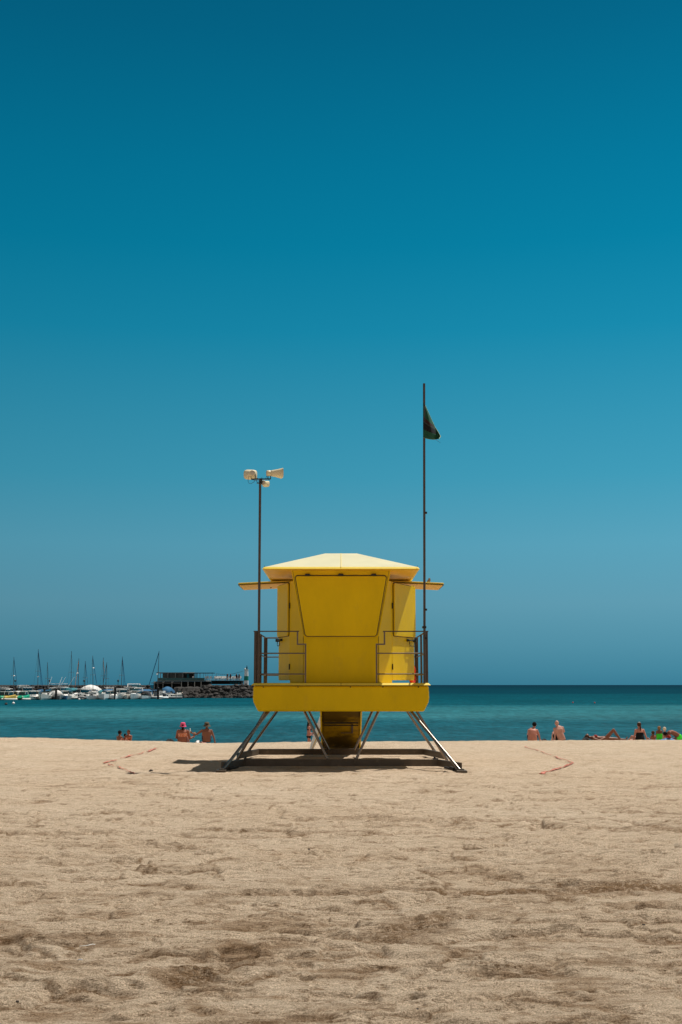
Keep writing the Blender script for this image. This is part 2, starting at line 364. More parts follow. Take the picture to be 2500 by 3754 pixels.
    me.polygons.add(nf); me.polygons.foreach_set('loop_start', (np.arange(nf) * 4).astype(np.int32))
    me.polygons.foreach_set('use_smooth', np.ones(nf, bool)); me.update(calc_edges=True); me.validate()
    o = bpy.data.objects.new('beach_sand', me); COL.objects.link(o)
    m = bpy.data.materials.new('sand'); m.use_nodes = True; n = m.node_tree.nodes; l = m.node_tree.links; b = n['Principled BSDF']
    b.inputs['Roughness'].default_value = .95; b.inputs['Specular IOR Level'].default_value = .12
    tc = n.new('ShaderNodeTexCoord')
    def noise(sc, det=4, ro=.6, st=(1, 1, 1)):
        mp = n.new('ShaderNodeMapping'); mp.inputs['Scale'].default_value = st; l.new(tc.outputs['Object'], mp.inputs[0])
        z = n.new('ShaderNodeTexNoise'); z.inputs['Scale'].default_value = sc; z.inputs['Detail'].default_value = det; z.inputs['Roughness'].default_value = ro
        l.new(mp.outputs[0], z.inputs['Vector']); return z
    def rampn(src, p0, p1, c0, c1):
        r = n.new('ShaderNodeValToRGB'); l.new(src, r.inputs[0]); e = r.color_ramp.elements
        e[0].position = p0; e[1].position = p1; e[0].color = c0 + (1,); e[1].color = c1 + (1,); return r.outputs[0]
    def mul(a, bb, mode='MULTIPLY', fac=1.0):
        x = n.new('ShaderNodeMix'); x.data_type = 'RGBA'; x.blend_type = mode; x.inputs[0].default_value = fac
        l.new(a, x.inputs[6]); l.new(bb, x.inputs[7]); return x.outputs[2]
    big = rampn(noise(.35, 5, .6).outputs[0], .3, .7, (.625, .49, .36), (.685, .56, .43))
    c = mul(big, rampn(noise(5.0, 7, .72, (.6, 1.9, 1)).outputs[0], .30, .56, (.86, .83, .80), (1.05, 1.05, 1.05)))
    sp = n.new('ShaderNodeSeparateXYZ'); l.new(tc.outputs['Object'], sp.inputs[0])
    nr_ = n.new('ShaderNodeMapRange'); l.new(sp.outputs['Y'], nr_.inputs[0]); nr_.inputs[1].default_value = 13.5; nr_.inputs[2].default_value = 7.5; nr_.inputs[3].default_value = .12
    damp_shade = n.new('ShaderNodeMix'); damp_shade.data_type = 'RGBA'; damp_shade.blend_type = 'MULTIPLY'; l.new(nr_.outputs[0], damp_shade.inputs[0]); l.new(c, damp_shade.inputs[6])
    l.new(rampn(noise(1.5, 10, .74, (.8, 1.5, 1)).outputs[0], .40, .50, (.60, .53, .46), (1.0, 1.0, 1.0)), damp_shade.inputs[7]); c = damp_shade.outputs[2]
    c = mul(c, rampn(noise(95, 4, .85).outputs[0], .38, .60, (.54, .50, .45), (1.30, 1.30, 1.30)))
    c = mul(c, rampn(noise(48, 3, .7).outputs[0], .335, .385, (.45, .38, .31), (1.0, 1.0, 1.0)))
    c = mul(c, rampn(noise(330, 2, .6).outputs[0], .33, .42, (.55, .50, .45), (1.0, 1.0, 1.0)))
    c = mul(c, rampn(noise(3.6, 9, .76, (.55, 1.7, 1)).outputs[0], .38, .405, (.74, .68, .62), (1.0, 1.0, 1.0)))
    c = mul(c, rampn(noise(13, 6, .75, (.6, 1.6, 1)).outputs[0], .365, .39, (.44, .38, .31), (1.0, 1.0, 1.0)))
    an = n.new('ShaderNodeAttribute'); an.attribute_name = 'damp_shade'
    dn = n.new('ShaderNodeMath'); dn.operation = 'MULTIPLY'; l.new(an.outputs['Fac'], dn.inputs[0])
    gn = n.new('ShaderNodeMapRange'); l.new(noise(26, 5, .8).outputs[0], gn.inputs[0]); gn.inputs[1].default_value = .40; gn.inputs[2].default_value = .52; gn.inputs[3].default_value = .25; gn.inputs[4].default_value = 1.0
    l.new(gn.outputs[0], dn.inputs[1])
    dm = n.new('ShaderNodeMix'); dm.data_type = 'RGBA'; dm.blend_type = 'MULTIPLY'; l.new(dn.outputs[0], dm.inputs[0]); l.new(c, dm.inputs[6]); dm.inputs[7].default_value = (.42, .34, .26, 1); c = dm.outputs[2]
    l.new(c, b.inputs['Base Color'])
    nb = noise(55, 8, .78)
    bp = n.new('ShaderNodeBump'); bp.inputs['Strength'].default_value = .9; bp.inputs['Distance'].default_value = .02
    l.new(nb.outputs[0], bp.inputs['Height'])
    nb2 = noise(9, 8, .7, (.6, 1.7, 1))
    bp2 = n.new('ShaderNodeBump'); bp2.inputs['Strength'].default_value = .85; bp2.inputs['Distance'].default_value = .085
    l.new(nb2.outputs[0], bp2.inputs['Height']); l.new(bp.outputs[0], bp2.inputs['Normal'])
    l.new(bp2.outputs[0], b.inputs['Normal'])
    at_ = me.attributes.new('damp_shade', 'FLOAT', 'POINT'); at_.data.foreach_set('value', Dm.ravel().astype(np.float32))  # holds damp sand plus the shade painted at ledges and in hollows
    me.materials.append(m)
    tag(o, 'wide pale sand beach with footprints and raked lines', 'sand', kind='structure')
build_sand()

# ------------------------------------------------------------------ sea
SEA = -1.6
def build_sea():
    mb = MB(); xs = [-40000, 40000]
    mb.add([(-40000, 45, SEA), (40000, 45, SEA), (40000, 45000, SEA), (-40000, 45000, SEA)], [(0, 1, 2, 3)])
    o = mb.build('sea_water', None)
    m = bpy.data.materials.new('sea'); m.use_nodes = True; n = m.node_tree.nodes; l = m.node_tree.links; b = n['Principled BSDF']
    g = n.new('ShaderNodeNewGeometry'); s = n.new('ShaderNodeSeparateXYZ'); l.new(g.outputs['Position'], s.inputs[0])
    # depth bands lie parallel to the shore; their edges wander
    mp = n.new('ShaderNodeMapping'); mp.inputs['Scale'].default_value = (.0032, .012, 1); l.new(g.outputs['Position'], mp.inputs[0])
    nz = n.new('ShaderNodeTexNoise'); nz.inputs['Scale'].default_value = 1.0; nz.inputs['Detail'].default_value = 6; l.new(mp.outputs[0], nz.inputs['Vector'])
    # 1/y is proportional to height in view, so use log of distance
    lg = n.new('ShaderNodeMath'); lg.operation = 'LOGARITHM'; l.new(s.outputs['Y'], lg.inputs[0]); lg.inputs[1].default_value = 10
    ad = n.new('ShaderNodeMath'); ad.operation = 'MULTIPLY_ADD'; l.new(nz.outputs[0], ad.inputs[0]); ad.inputs[1].default_value = .42; l.new(lg.outputs[0], ad.inputs[2])
    sb = n.new('ShaderNodeMapRange'); l.new(ad.outputs[0], sb.inputs[0]); sb.inputs[1].default_value = 1.8 + .21; sb.inputs[2].default_value = 4.0 + .21
    rp = n.new('ShaderNodeValToRGB'); l.new(sb.outputs[0], rp.inputs[0]); e = rp.color_ramp.elements
    def P(Y): return (math.log10(Y) - 1.8) / 2.2
    cols = [(P(70), (34, 102, 118)), (P(98), (32, 104, 120)), (P(116), (60, 128, 140)), (P(165), (54, 128, 140)), (P(200), (14, 96, 112)), (P(330), (4, 88, 104)),
            (P(520), (1, 70, 88)), (P(1500), (0, 60, 78)), (P(6000), (0, 50, 72))]
    e[0].position = cols[0][0]; e[0].color = lin(*cols[0][1]); e[1].position = cols[-1][0]; e[1].color = lin(*cols[-1][1])
    for p, cc in cols[1:-1]:
        q = e.new(p); q.color = lin(*cc)
    # wind streaks and small waves
    def wn(sc, st, det=5):
        mp = n.new('ShaderNodeMapping'); mp.inputs['Scale'].default_value = st; l.new(g.outputs['Position'], mp.inputs[0])
        z = n.new('ShaderNodeTexNoise'); z.inputs['Scale'].default_value = sc; z.inputs['Detail'].default_value = det; z.inputs['Roughness'].default_value = .7; l.new(mp.outputs[0], z.inputs['Vector']); return z
    def rr(z, p0, p1, a, bb):
        r = n.new('ShaderNodeValToRGB'); l.new(z.outputs[0], r.inputs[0]); r.color_ramp.elements[0].position = p0; r.color_ramp.elements[1].position = p1
        r.color_ramp.elements[0].color = (a, a, a, 1); r.color_ramp.elements[1].color = (bb, bb, bb, 1); return r.outputs[0]
    def mul(a, bb):
        x = n.new('ShaderNodeMix'); x.data_type = 'RGBA'; x.blend_type = 'MULTIPLY'; x.inputs[0].default_value = 1; l.new(a, x.inputs[6]); l.new(bb, x.inputs[7]); return x.outputs[2]
    c = mul(rp.outputs[0], rr(wn(1.0, (1.3, .36, 1), 8), .36, .64, .68, 1.28))
    c = mul(c, rr(wn(.05, (.8, 1.2, 1), 9), .35, .65, .80, 1.18))
    sc = n.new('ShaderNodeVectorMath'); sc.operation = 'SCALE'; sc.inputs['Scale'].default_value = .64; l.new(c, sc.inputs[0])
    n.remove(b); df = n.new('ShaderNodeBsdfDiffuse'); gl = n.new('ShaderNodeBsdfGlossy'); gl.inputs['Roughness'].default_value = .28; ms = n.new('ShaderNodeMixShader'); ms.inputs[0].default_value = .022
    l.new(sc.outputs[0], df.inputs[0]); l.new(df.outputs[0], ms.inputs[1]); l.new(gl.outputs[0], ms.inputs[2]); l.new(ms.outputs[0], n['Material Output'].inputs[0])
    z = wn(.8, (.6, .8, 1), 8); bp = n.new('ShaderNodeBump'); bp.inputs['Strength'].default_value = .8; bp.inputs['Distance'].default_value = .5
    l.new(z.outputs[0], bp.inputs['Height']); l.new(bp.outputs[0], df.inputs['Normal']); l.new(bp.outputs[0], gl.inputs['Normal'])
    o.data.materials.clear(); o.data.materials.append(m)
    tag(o, 'teal sea with darker and lighter bands out to the horizon', 'sea', kind='structure')
build_sea()

# ------------------------------------------------------------------ lifeguard tower
SC = 870 / 1568.0
def T(X, Y, d): return at(850 + SC * X, 1980 + SC * Y, d)
def TX(X, d): return (850 + SC * X, d)
YF = 24.6
TW = empty('lifeguard_tower', (0, 26.4, 0), 'yellow lifeguard tower with pale hipped roof on slanting steel legs', 'lifeguard tower')

def sym(X, Y, d): p = T(X, Y, d); return abs(p.x), p.z
# deck and skirt
hx, zt = sym(1316, 944, YF); _, zb = sym(1316, 960, YF)
zdeck = zt
mb = MB(); mb.hexa([(-hx, YF, zb), (hx, YF, zb), (hx, YF + 3.8, zb), (-hx, YF + 3.8, zb), (-hx + .05, YF + .055, zt), (hx - .05, YF + .055, zt), (hx - .05, YF + 3.745, zt), (-hx + .05, YF + 3.745, zt)])
deck = mb.build('deck', M['yellow_edge'], TW, bevel=.012, seg=3)
mb = MB(); mb.hexa([(-.004, YF - .003, zb), (.004, YF - .003, zb), (.004, YF + .2, zb), (-.004, YF + .2, zb), (-.004, YF + .052, zt + .002), (.004, YF + .052, zt + .002), (.004, YF + .2, zt + .002), (-.004, YF + .2, zt + .002)]); mb.build('seam', M['rubber'], deck)
mb = MB()
hs, _ = sym(1301, 960, YF + .05); hb, z2 = sym(1270, 1133, YF + .05); _, z1 = sym(1300, 1070, YF + .05)
mb.prism([(-hs, YF + .05, zb - .012), (-hs - .006, YF + .05, z1 + .08), (-hs + .005, YF + .05, z1), (-hb, YF + .05, z2), (hb, YF + .05, z2), (hs - .005, YF + .05, z1), (hs + .006, YF + .05, z1 + .08), (hs, YF + .05, zb - .012)], (0, 3.65, 0))
skirt = mb.build('skirt', M['yellow'], TW, bevel=.035, seg=4)
mb = MB(); mb.box(-hs + .03, hs - .03, YF + .09, YF + 3.6, zb - .013, zb); mb.build('gasket', M['rubber'], skirt)
for bx in (208, 437, 783, 997, 1232):
    p = T(bx, 971, YF + .05); mb = MB(); mb.tube((p.x, YF + .052, p.z), (p.x, YF + .038, p.z), .012, n=10); mb.build('bolt', M['dark'], skirt)

# cabin
xf, _ = sym(970, 700, 25.1); xs_, zc = sym(1055, 272, 25.66)
YB = 28.2
def plan(z, ins=0): return [(-xf + ins, 25.1 + ins, z), (xf - ins, 25.1 + ins, z), (xs_ - ins, 25.66, z), (xs_ - ins, YB - ins, z), (-xs_ + ins, YB - ins, z), (-xs_ + ins, 25.66, z)]
mb = MB(); mb.prism(plan(zdeck + .002), (0, 0, zc - zdeck)); cabin = mb.build('cabin_wall', M['yellow'], TW, bevel=.012)
for s in (-1, 1):
    mb = MB(); mb.box(s * xf - .004, s * xf + .004, 25.094, 25.12, zdeck + .01, T(0, 632, 25.1).z); mb.build('seam', M['rubber'], cabin)
he, ze = sym(1243, 190, YF); _, ze2 = sym(1243, 175, YF)
YR = 28.35
mb = MB(); mb.prism(plan(zc + .004, .10), (0, 0, ze - zc - .01)); cl = mb.build('clerestory', M['clerestory'], TW)
# leaning bay
bw, bzt = sym(1050, 198, 24.85); bzt = ze - .004; bzm = T(0, 636, 25.1).z
YT, YM = 24.85, 25.085
mb = MB()
mb.hexa([(-xf - .004, YM, bzm), (xf + .004, YM, bzm), (xf + .004, 25.7, bzm), (-xf - .004, 25.7, bzm), (-bw, YT, bzt), (bw, YT, bzt), (bw, 25.7, bzt), (-bw, 25.7, bzt)])
bay = mb.build('bay', M['yellow'], TW, bevel=.01)
def bayp(X, Y):   # point of the leaning plane under image point
    a = T(X, Y, YT); t = (bzt - a.z) / (bzt - bzm); d = YT + (YM - YT) * t; return T(X, Y, d)
nrm = Vector((0, -(bzt - bzm), (YT - YM))).normalized()
# inner bead line of the bay frame
for s in (-1, 1):
    mb = MB(); a = bayp(720 + s * 318, 204); b = bayp(720 + s * 243, 628); mb.bar(a + nrm * -.004, b + nrm * -.004, .007, .014, up=nrm); mb.build('seam', M['rubber'], bay)
a = bayp(420, 237); b = bayp(1020, 237); c = bayp(487, 632); d_ = bayp(953, 632)
cen = (a + b + c + d_) / 4; hgt = (bayp(720, 237) - bayp(720, 632)).length
up = (bayp(720, 237) - bayp(720, 632)).normalized(); topw = (b - a).length; botw = (d_ - c).length
mb = MB(); mb.rrect(cen + nrm * .002, (1, 0, 0), up, topw + .034, hgt + .034, .062, nrm * .012, k=6, taper=1 - botw / topw); mb.build('gasket', M['rubber'], bay)
mb = MB(); mb.rrect(cen + nrm * .010, (1, 0, 0), up, topw, hgt, .05, nrm * .03, k=6, taper=1 - botw / topw)
sh = mb.build('window_shutter', M['yellow'], TW, bevel=.008, seg=3)
for hx_ in (500, 720, 937):
    p = bayp(hx_, 229); mb = MB(); mb.rrect(p + nrm * .002, (1, 0, 0), up, .095, .045, .012, nrm * .045, k=3, taper=-.25); mb.tube(p + Vector((-.03, 0, .014)) + nrm * .04, p + Vector((.03, 0, .014)) + nrm * .04, .012, n=10)
    mb.build('hinge', M['dark'], sh)

# roof
rz = T(720, 88, 26.45).z; rh = abs(T(825, 88, 26.45).x)
E = [(-he, YF, ze2), (he, YF, ze2), (he, YR, ze2), (-he, YR, ze2)]
ins = .06
P8 = [Vector((-he + ins, YF + ins, ze2)), Vector((he - ins, YF + ins, ze2)), Vector((he - ins, YR - ins, ze2)), Vector((-he + ins, YR - ins, ze2)), Vector((-rh, 26.45, rz)), Vector((rh, 26.45, rz))]
mb = MB(); mb.add(P8, [(0, 1, 5, 4), (1, 2, 5), (2, 3, 4, 5), (3, 0, 4), (3, 2, 1, 0)]); roof = mb.build('roof', M['yellow_pale'], TW, bevel=.012, seg=3)
mb = MB(); mb.hexa([(-he, YF, ze), (he, YF, ze), (he, YR, ze), (-he, YR, ze), (-he + .045, YF + .05, ze2), (he - .045, YF + .05, ze2), (he - .045, YR - .05, ze2), (-he + .045, YR - .05, ze2)]); mb.build('eave', M['yellow_edge'], roof, bevel=.008, seg=2)
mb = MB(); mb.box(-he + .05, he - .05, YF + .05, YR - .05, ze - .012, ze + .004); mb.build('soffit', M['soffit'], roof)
mb = MB(); mb.bar((0, YF - .002, ze + .01), (0, YF - .002, ze2), .008, .008); mb.bar((0, YF + .03, ze2 + .004), (0, 26.45, rz + .004), .008, .008); mb.build('seam', M['yellow_edge'], roof)
for s in (-1, 1):
    mb = MB()
    q = T(720 + s * 462, 260, 27.9); mb.box(q.x - .018, q.x + .018, 27.88, 27.92, zc + .03, ze - .01)
    q = T(720 + s * 450, 260, 27.2); mb.build('roof_post', M['rail'], TW, bevel=.004)
    mb = MB(); mb.tube((s * (he - .05), YF + .02, ze2), (s * (he - .05), YF + .02, ze2 + .02), .006, n=8); mb.build('bolt', M['dark'], roof)
    mb = MB(); mb.box(s * xs_ * .9 if s > 0 else -q.x, 0, 0, 0, 0, 0) if False else None

# side shutters propped open as awnings
for s in (-1, 1):
    X0 = 720 + s * 681
    tip = T(X0, 292, 26.95); xin = s * (xs_ - .01); zi = T(385, 275, 26.95).z
    tx = s * abs(T(40, 292, 26.95).x)
    dirv = Vector((tx - xin, 0, tip.z - zi)); ln = dirv.length; u = dirv.normalized(); nn = Vector((0, 1, 0))
    upn = Vector((-u.z, 0, u.x)); upn = upn if upn.z > 0 else -upn
    ce = Vector(((xin + tx) / 2, 27.65, (zi + tip.z) / 2))
    mb = MB(); mb.rrect(ce, u, nn, ln, 1.38, .07, upn * .035, k=5); aw = mb.build('side_shutter', M['yellow_edge'], TW, bevel=.01, seg=3)
    mb = MB(); mb.rrect(ce - upn * .012, u, nn, ln + .008, 1.388, .07, upn * .012, k=5); mb.build('gasket', M['rubber'], aw)
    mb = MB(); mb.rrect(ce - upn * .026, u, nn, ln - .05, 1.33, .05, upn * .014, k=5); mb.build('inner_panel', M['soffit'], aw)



# open door leaves
def door(s, dx, dy, wid):
    h = Vector((s * (xs_ + .004), 25.66, 0)); u = Vector((dx, dy, 0)).normalized(); n = Vector((u.y, -u.x, 0)) if s > 0 else Vector((-u.y, u.x, 0))
    if n.y > 0: n = -n
    zb_ = T(0, 926, 25.8).z; zt_ = zc - .01; V = Vector((0, 0, 1)); H = zt_ - zb_
    c = h + u * (wid / 2 + .01) + V * (zb_ + H / 2)
    mb = MB(); mb.rrect(c, u, V, wid, H, .05, -n * .04, k=5)
    d = mb.build('door', M['yellow'], TW, bevel=.008, seg=3)
    zs0 = T(0, 637, 25.8).z; Hs = zt_ - zs0 - .01; cs = h + u * (wid / 2 + .03) + V * (zs0 + Hs / 2)
    mb = MB(); mb.rrect(cs, u, V, wid - .02, Hs, .06, n * .014, k=6); mb.build('gasket', M['rubber'], d)
    mb = MB(); mb.rrect(cs + n * .008, u, V, wid - .045, Hs - .025, .055, n * .034, k=6); mb.build('shutter', M['yellow'], d, bevel=.008, seg=3)
    zh = T(0, 660, 26.2).z; a = h + u * (wid * .66) + V * zh + n * .01; b = h + u * (wid * .95) + V * zh + n * .01
    mb = MB(); mb.tube(a, a + n * .06, .03, .022, n=14); mb.tube(a + n * .045, b + n * .045, .011); mb.tube(b, b + n * .07, .03, .036, n=14)
    mm = (a + b) / 2; e1 = a + u * .02; e2 = b - u * .05
    mb.path([e1 + n * .04, e1 + n * .05 - V * .08, e1 + n * .05 - V * .12 + u * .02, e2 + n * .05 - V * .12 - u * .02, e2 + n * .05 - V * .08, e2 + n * .04], .008)
    mb.build('door_handle', M['dark'], d)
    for zz in (.22, 1.5): mb = MB(); mb.tube(h + V * (zb_ + zz) + n * .01, h + V * (zb_ + zz + .12) + n * .01, .012); mb.build('hinge', M['dark'], d)
door(1, .423, .906, 1.25)
door(-1, -.30, .955, .93)

# railings
def railing(s):
    m1 = M['rail_front']; d = 24.75; sq = .028
    def p(X, Y, dd=d): q = T(720 + (X - 720), Y, dd); return Vector((s * -q.x, dd, q.z))   # given for the left side
    root = MB(); root.box(*(sorted((p(148, 600).x, p(166, 600).x))), d - .03, d + .05, zdeck, p(0, 600).z)
    rl = root.build('railing', M['rail'], TW, bevel=.004)
    def sub(nm, mb, m=M['rail']): return mb.build(nm, m, rl)
    mb = MB(); zt1 = p(0, 603).z
    mb.bar((p(144, 603).x, d, zt1), (p(444, 603).x, d, zt1), .035, .022); sub('top_rail', mb)
    mb = MB(); xa = p(437, 0).x; xb = p(489, 0).x; zm = p(0, 688).z
    mb.bar((xa, d, zt1), (xa, d, zm - .013), .032); mb.bar((xa, d, zm), (xb, d, zm), .03, .028); mb.bar((xb, d, zm + .014), (xb, d, zdeck), .034); sub('end_frame', mb, m1)
    for yy in (748, 885):
        mb = MB(); mb.tube((p(180, yy).x, d, p(0, yy).z), (xb, d, p(0, yy).z), .0135); sub('mid_rail', mb, m1)
    mb = MB(); xc = p(176, 0).x; mb.box(*sorted((xc - .022, xc + .022)), d + .03, d + .075, zdeck, zt1 - .02); sub('post', mb)
    # side run and back run
    xside = p(163, 0).x; yb = 28.1
    for zz, rr_ in ((zt1 - .005, .016), (p(0, 748).z, .013), (p(0, 885).z, .013)):
        mb = MB(); mb.tube((xside, d, zz), (xside, yb - .1, zz), rr_)
        mb.path([(xside, yb - .1, zz), (xside * .995, yb - .03, zz), (xside * .96, yb, zz)], rr_)
        mb.tube((xside * .96, yb, zz), (s * .62, yb, zz), rr_); sub('side_rail', mb)
    mb = MB(); mb.bar((xside, 26.4, zdeck), (xside, 26.4, zt1), .04); sub('post', mb)
    mb = MB(); mb.bar((xside, yb, zdeck), (xside, yb, zt1), .08); sub('post', mb)
    mb = MB(); mb.bar((s * -.62, yb, zdeck), (s * -.62, yb, zt1), .05) if False else mb.bar((s * .62, yb, zdeck), (s * .62, yb, zt1), .05); sub('post', mb)
railing(-1); railing(1)

# base frame
zb0, zb1 = .05, .185
def beam(pts, nm='base_beam'):
    mb = MB(); th = .05
    P = [Vector(p) for p in pts]
    for i in range(len(P) - 1):
        t = (P[i + 1] - P[i]).normalized(); n = Vector((-t.y, t.x, 0)) * th / 2
        a, b = P[i], P[i + 1]
        mb.hexa([(a - n).to_tuple()[:2] + (zb0,), (b - n).to_tuple()[:2] + (zb0,), (b + n).to_tuple()[:2] + (zb0,), (a + n).to_tuple()[:2] + (zb0,),
                 (a - n).to_tuple()[:2] + (zb1,), (b - n).to_tuple()[:2] + (zb1,), (b + n).to_tuple()[:2] + (zb1,), (a + n).to_tuple()[:2] + (zb1,)])
    return mb.build(nm, M['beam'], TW, bevel=.004)
def xat(px, Y): return at(px, 2700, Y).x
fb = [(xat(816, 23.75), 23.75, 0), (xat(899, 24.6), 24.6, 0), (xat(1605, 24.6), 24.6, 0), (xat(1688, 23.55), 23.55, 0)]
bb = [(xat(872, 26.9), 26.9, 0), (xat(947, 28.6), 28.6, 0), (xat(1555, 28.6), 28.6, 0), (xat(1630, 26.9), 26.9, 0)]
f_b = beam(fb); b_b = beam(bb)
for px in (1201, 1304):
    mb = MB(); x = xat(px, 24.57); mb.box(x - .035, x + .035, 24.555, 24.572, zb1 - .09, zb1 + .02); mb.tube((x, 24.555, zb1 - .03), (x, 24.535, zb1 - .03), .014, n=8); mb.build('leg_bracket', M['beam'], f_b)
for px in (905, 1600):
    x = xat(px, 24.5); mb = MB(); mb.box(x - .07, x + .04, 24.60, 24.68, zb1 - .02, zb1 + .02); mb.tube((x - .03, 24.62, zb1), (x - .03, 24.62, zb1 + .05), .02, n=8); mb.build('clamp', M['dark'], f_b)
def leg(a, b, r=.03):
    mb = MB(); mb.tube(a, b, r, n=16); return mb.build('leg', M['steel'], TW)
def legpx(p0, Y0, p1, Y1, z1=None, r=.03):
    a = at(p0[0], p0[1], Y0); b = at(p1[0], p1[1], Y1)
    if z1 is not None: b.z = z1
    t = (a - b) / (a.z - b.z); a = a + t * (z2 + .03 - a.z)
    return leg(a, b, r)
legpx((983, 2610), 24.75, (814.5, 2823), 23.55, .03); legpx((1508, 2609), 24.75, (1690, 2823), 23.4, .03)
legpx((970, 2612), 26.3, (866, 2779), 26.3, .05); legpx((1529, 2609), 26.3, (1640, 2777), 26.3, .05)
legpx((1013, 2610), 27.6, (906, 2748), 28.0, .12); legpx((1494, 2609), 27.6, (1598, 2743), 28.0, .12)
legpx((1117, 2610), 24.85, (1201, 2778), 24.6, .18, .027); legpx((1387, 2608), 24.85, (1305, 2778), 24.6, .18, .027)
legpx((1134, 2610), 27.9, (1205, 2739), 28.55, .17, .027); legpx((1364, 2608), 27.9, (1301, 2731), 28.55, .17, .027)
for (px, Y) in ((814, 23.55), (1690, 23.4)):
    x = xat(px, Y); mb = MB(); mb.box(x - .095, x + .095, Y - .16, Y + .10, .0, .055); mb.box(x - .05, x + .05, Y - .06, Y + .04, .055, .08); mb.build('foot_plate', M['beam'], TW, bevel=.006)
    sgn = 1 if px < 1250 else -1
    mb = MB(); mb.tube((x + sgn * .05, Y + .02, .05), (x + sgn * .30, Y + .22, .09), .022, n=10); mb.tube((x + sgn * .14, Y + .05, .07), (x + sgn * .2, Y + .13, .09), .035, n=10); mb.build('adjuster', M['dark'], TW)
# ramp at the back
def ramp_section(t): return (28.3 + 3.1 * t, 1.60 - 1.54 * t)
mb = MB(); w2 = .50
ya, za = 28.3, 1.58; yb_, zb_r = 31.4, .03
mb.hexa([(-w2 + .04, ya, za - .1), (w2 - .04, ya, za - .1), (w2 - .04, yb_, zb_r), (-w2 + .04, yb_, zb_r), (-w2 + .04, ya, za), (w2 - .04, ya, za), (w2 - .04, yb_, zb_r + .1), (-w2 + .04, yb_, zb_r + .1)])
rp_ = mb.build('ramp', mat('shaded_yellow_ramp', (.40, .24, .0), .6, spec=.1, var=.1, vscale=2, dirt=((.06, .035, .005), .55, .40, .85)), TW, bevel=.02)  # underside shadow painted in as a dark ochre base with soft darker patches
for s in (-1, 1):
    mb = MB(); x = s * (w2 - .02)
    mb.hexa([(x - .02, ya, za - .2), (x + .02, ya, za - .2), (x + .02, yb_, 0), (x - .02, yb_, 0), (x - .02, ya, za + .22), (x + .02, ya, za + .22), (x + .02, yb_, .34), (x - .02, yb_, .34)]); mb.build('side_panel', M['yellow'], rp_, bevel=.01)
def ru(X, Y):   # point on the ramp's underside
    lo, hi = 28.4, 31.4
    for _ in range(40):
        m_ = (lo + hi) / 2; q = T(X, Y, m_); zr = (za - .1) + (zb_r - za + .1) * (m_ - ya) / (yb_ - ya)
        if q.z > zr: hi = m_
        else: lo = m_
    return T(X, Y, lo)
dn = Vector((0, -.08, -.04))
mb = MB(); mb.bar(ru(608, 1196) + dn, ru(836, 1196) + dn, .05, .035); mb.bar(ru(608, 1210) + dn * 1.2, ru(836, 1210) + dn * 1.2, .03, .025); mb.build('grab_bar', M['dark'], rp_)
mb = MB(); q = [ru(795, 1213) + dn * .5, ru(795, 1268) + dn * .5, ru(720, 1268) + dn * .5]; mb.bar(q[0], q[1], .045, .02); mb.bar(q[1], q[2], .045, .02); mb.build('bracket', M['rail'], rp_)
mb = MB()
for k in range(9):
    t = (k + .5) / 9; y = ya + (yb_ - ya) * t; z = za + (zb_r + .1 - za) * t; mb.box(-w2 + .06, w2 - .06, y - .02, y + .02, z + .002, z + .03)
mb.build('tread', M['rail'], rp_)

# ------------------------------------------------------------------ poles, horns, flag
b0 = T(176, 940, 24.66); t0 = at(953.5, 1768, 24.66)
SP = empty('loudspeaker_pole', (b0.x, 24.66, zdeck), 'tall thin brown pole at the left railing carrying three cream horn loudspeakers', 'loudspeaker pole')
mb = MB(); mb.tube((b0.x, 24.66, zdeck), (t0.x, 24.66, t0.z), .026, n=16); mb.build('pole', M['rail'], SP)
def hp(X, Y, d=24.66): return at(860 + .13393 * X, 1690 + .13393 * Y, d)
mb = MB(); mb.bar(hp(450, 497), hp(985, 493), .03, .022); mb.tube(hp(712, 620), hp(712, 480), .034); mb.box(hp(615, 0).x, hp(700, 0).x, 24.63, 24.69, hp(0, 615).z, hp(0, 595).z)
mb.tube(hp(505, 520), hp(505, 480), .012); mb.tube(hp(935, 515), hp(935, 480), .012); mb.build('crossbar', M['dark'], SP)
def horn(c, ax, ln, wm, hm, r0, bd, bl, clip=None):
    ax = Vector(ax).normalized(); lat = ax.cross(Vector((0, 0, 1))).normalized(); u = lat.cross(ax)
    mb = MB(); rg = []
    def ring(t, w, h, e, inner=0):
        row = []
        for k in range(28):
            a = 2 * math.pi * k / 28; ca, sa = math.cos(a), math.sin(a); p = 2 / e
            row.append(Vector(c) + ax * t + lat * (w * math.copysign(abs(ca) ** p, ca)) + u * (h * math.copysign(abs(sa) ** p, sa)))
        return row
    K = 9
    for i in range(K + 1):
        t = i / K; g = t ** 1.9; rg.append(ring(ln * t, r0 + (wm - r0) * (.7 * t + .3 * g), r0 + (hm - r0) * (.7 * t + .3 * g), 2 + 1.6 * t))
    rg.append(ring(ln * 1.015, wm * 1.03, hm * 1.03, 3.6)); rg.append(ring(ln * 1.02, wm * .97, hm * .96, 3.6))
    for i in range(K, -1, -1):
        t = i / K; g = t ** 1.9; rg.append(ring(ln * t + .004, (r0 + (wm - r0) * (.7 * t + .3 * g)) * .94, (r0 + (hm - r0) * (.7 * t + .3 * g)) * .94, 2 + 1.6 * t))
    mb.rings(rg); h = mb.build('horn', M['horn'], SP)
    mb = MB(); mb.lathe(Vector(c) - ax * bl, [(bd * .86, 0), (bd, .008), (bd, bl - .012), (bd * .8, bl + .006)], n=24, ax=ax); mb.build('driver', M['horn'], h)
    mb = MB(); mb.lathe(Vector(c) - ax * (bl + .004), [(bd * .5, 0), (bd * .82, .006)], n=20, ax=ax); mb.build('driver_cap', M['horn_back'], h)
    return h
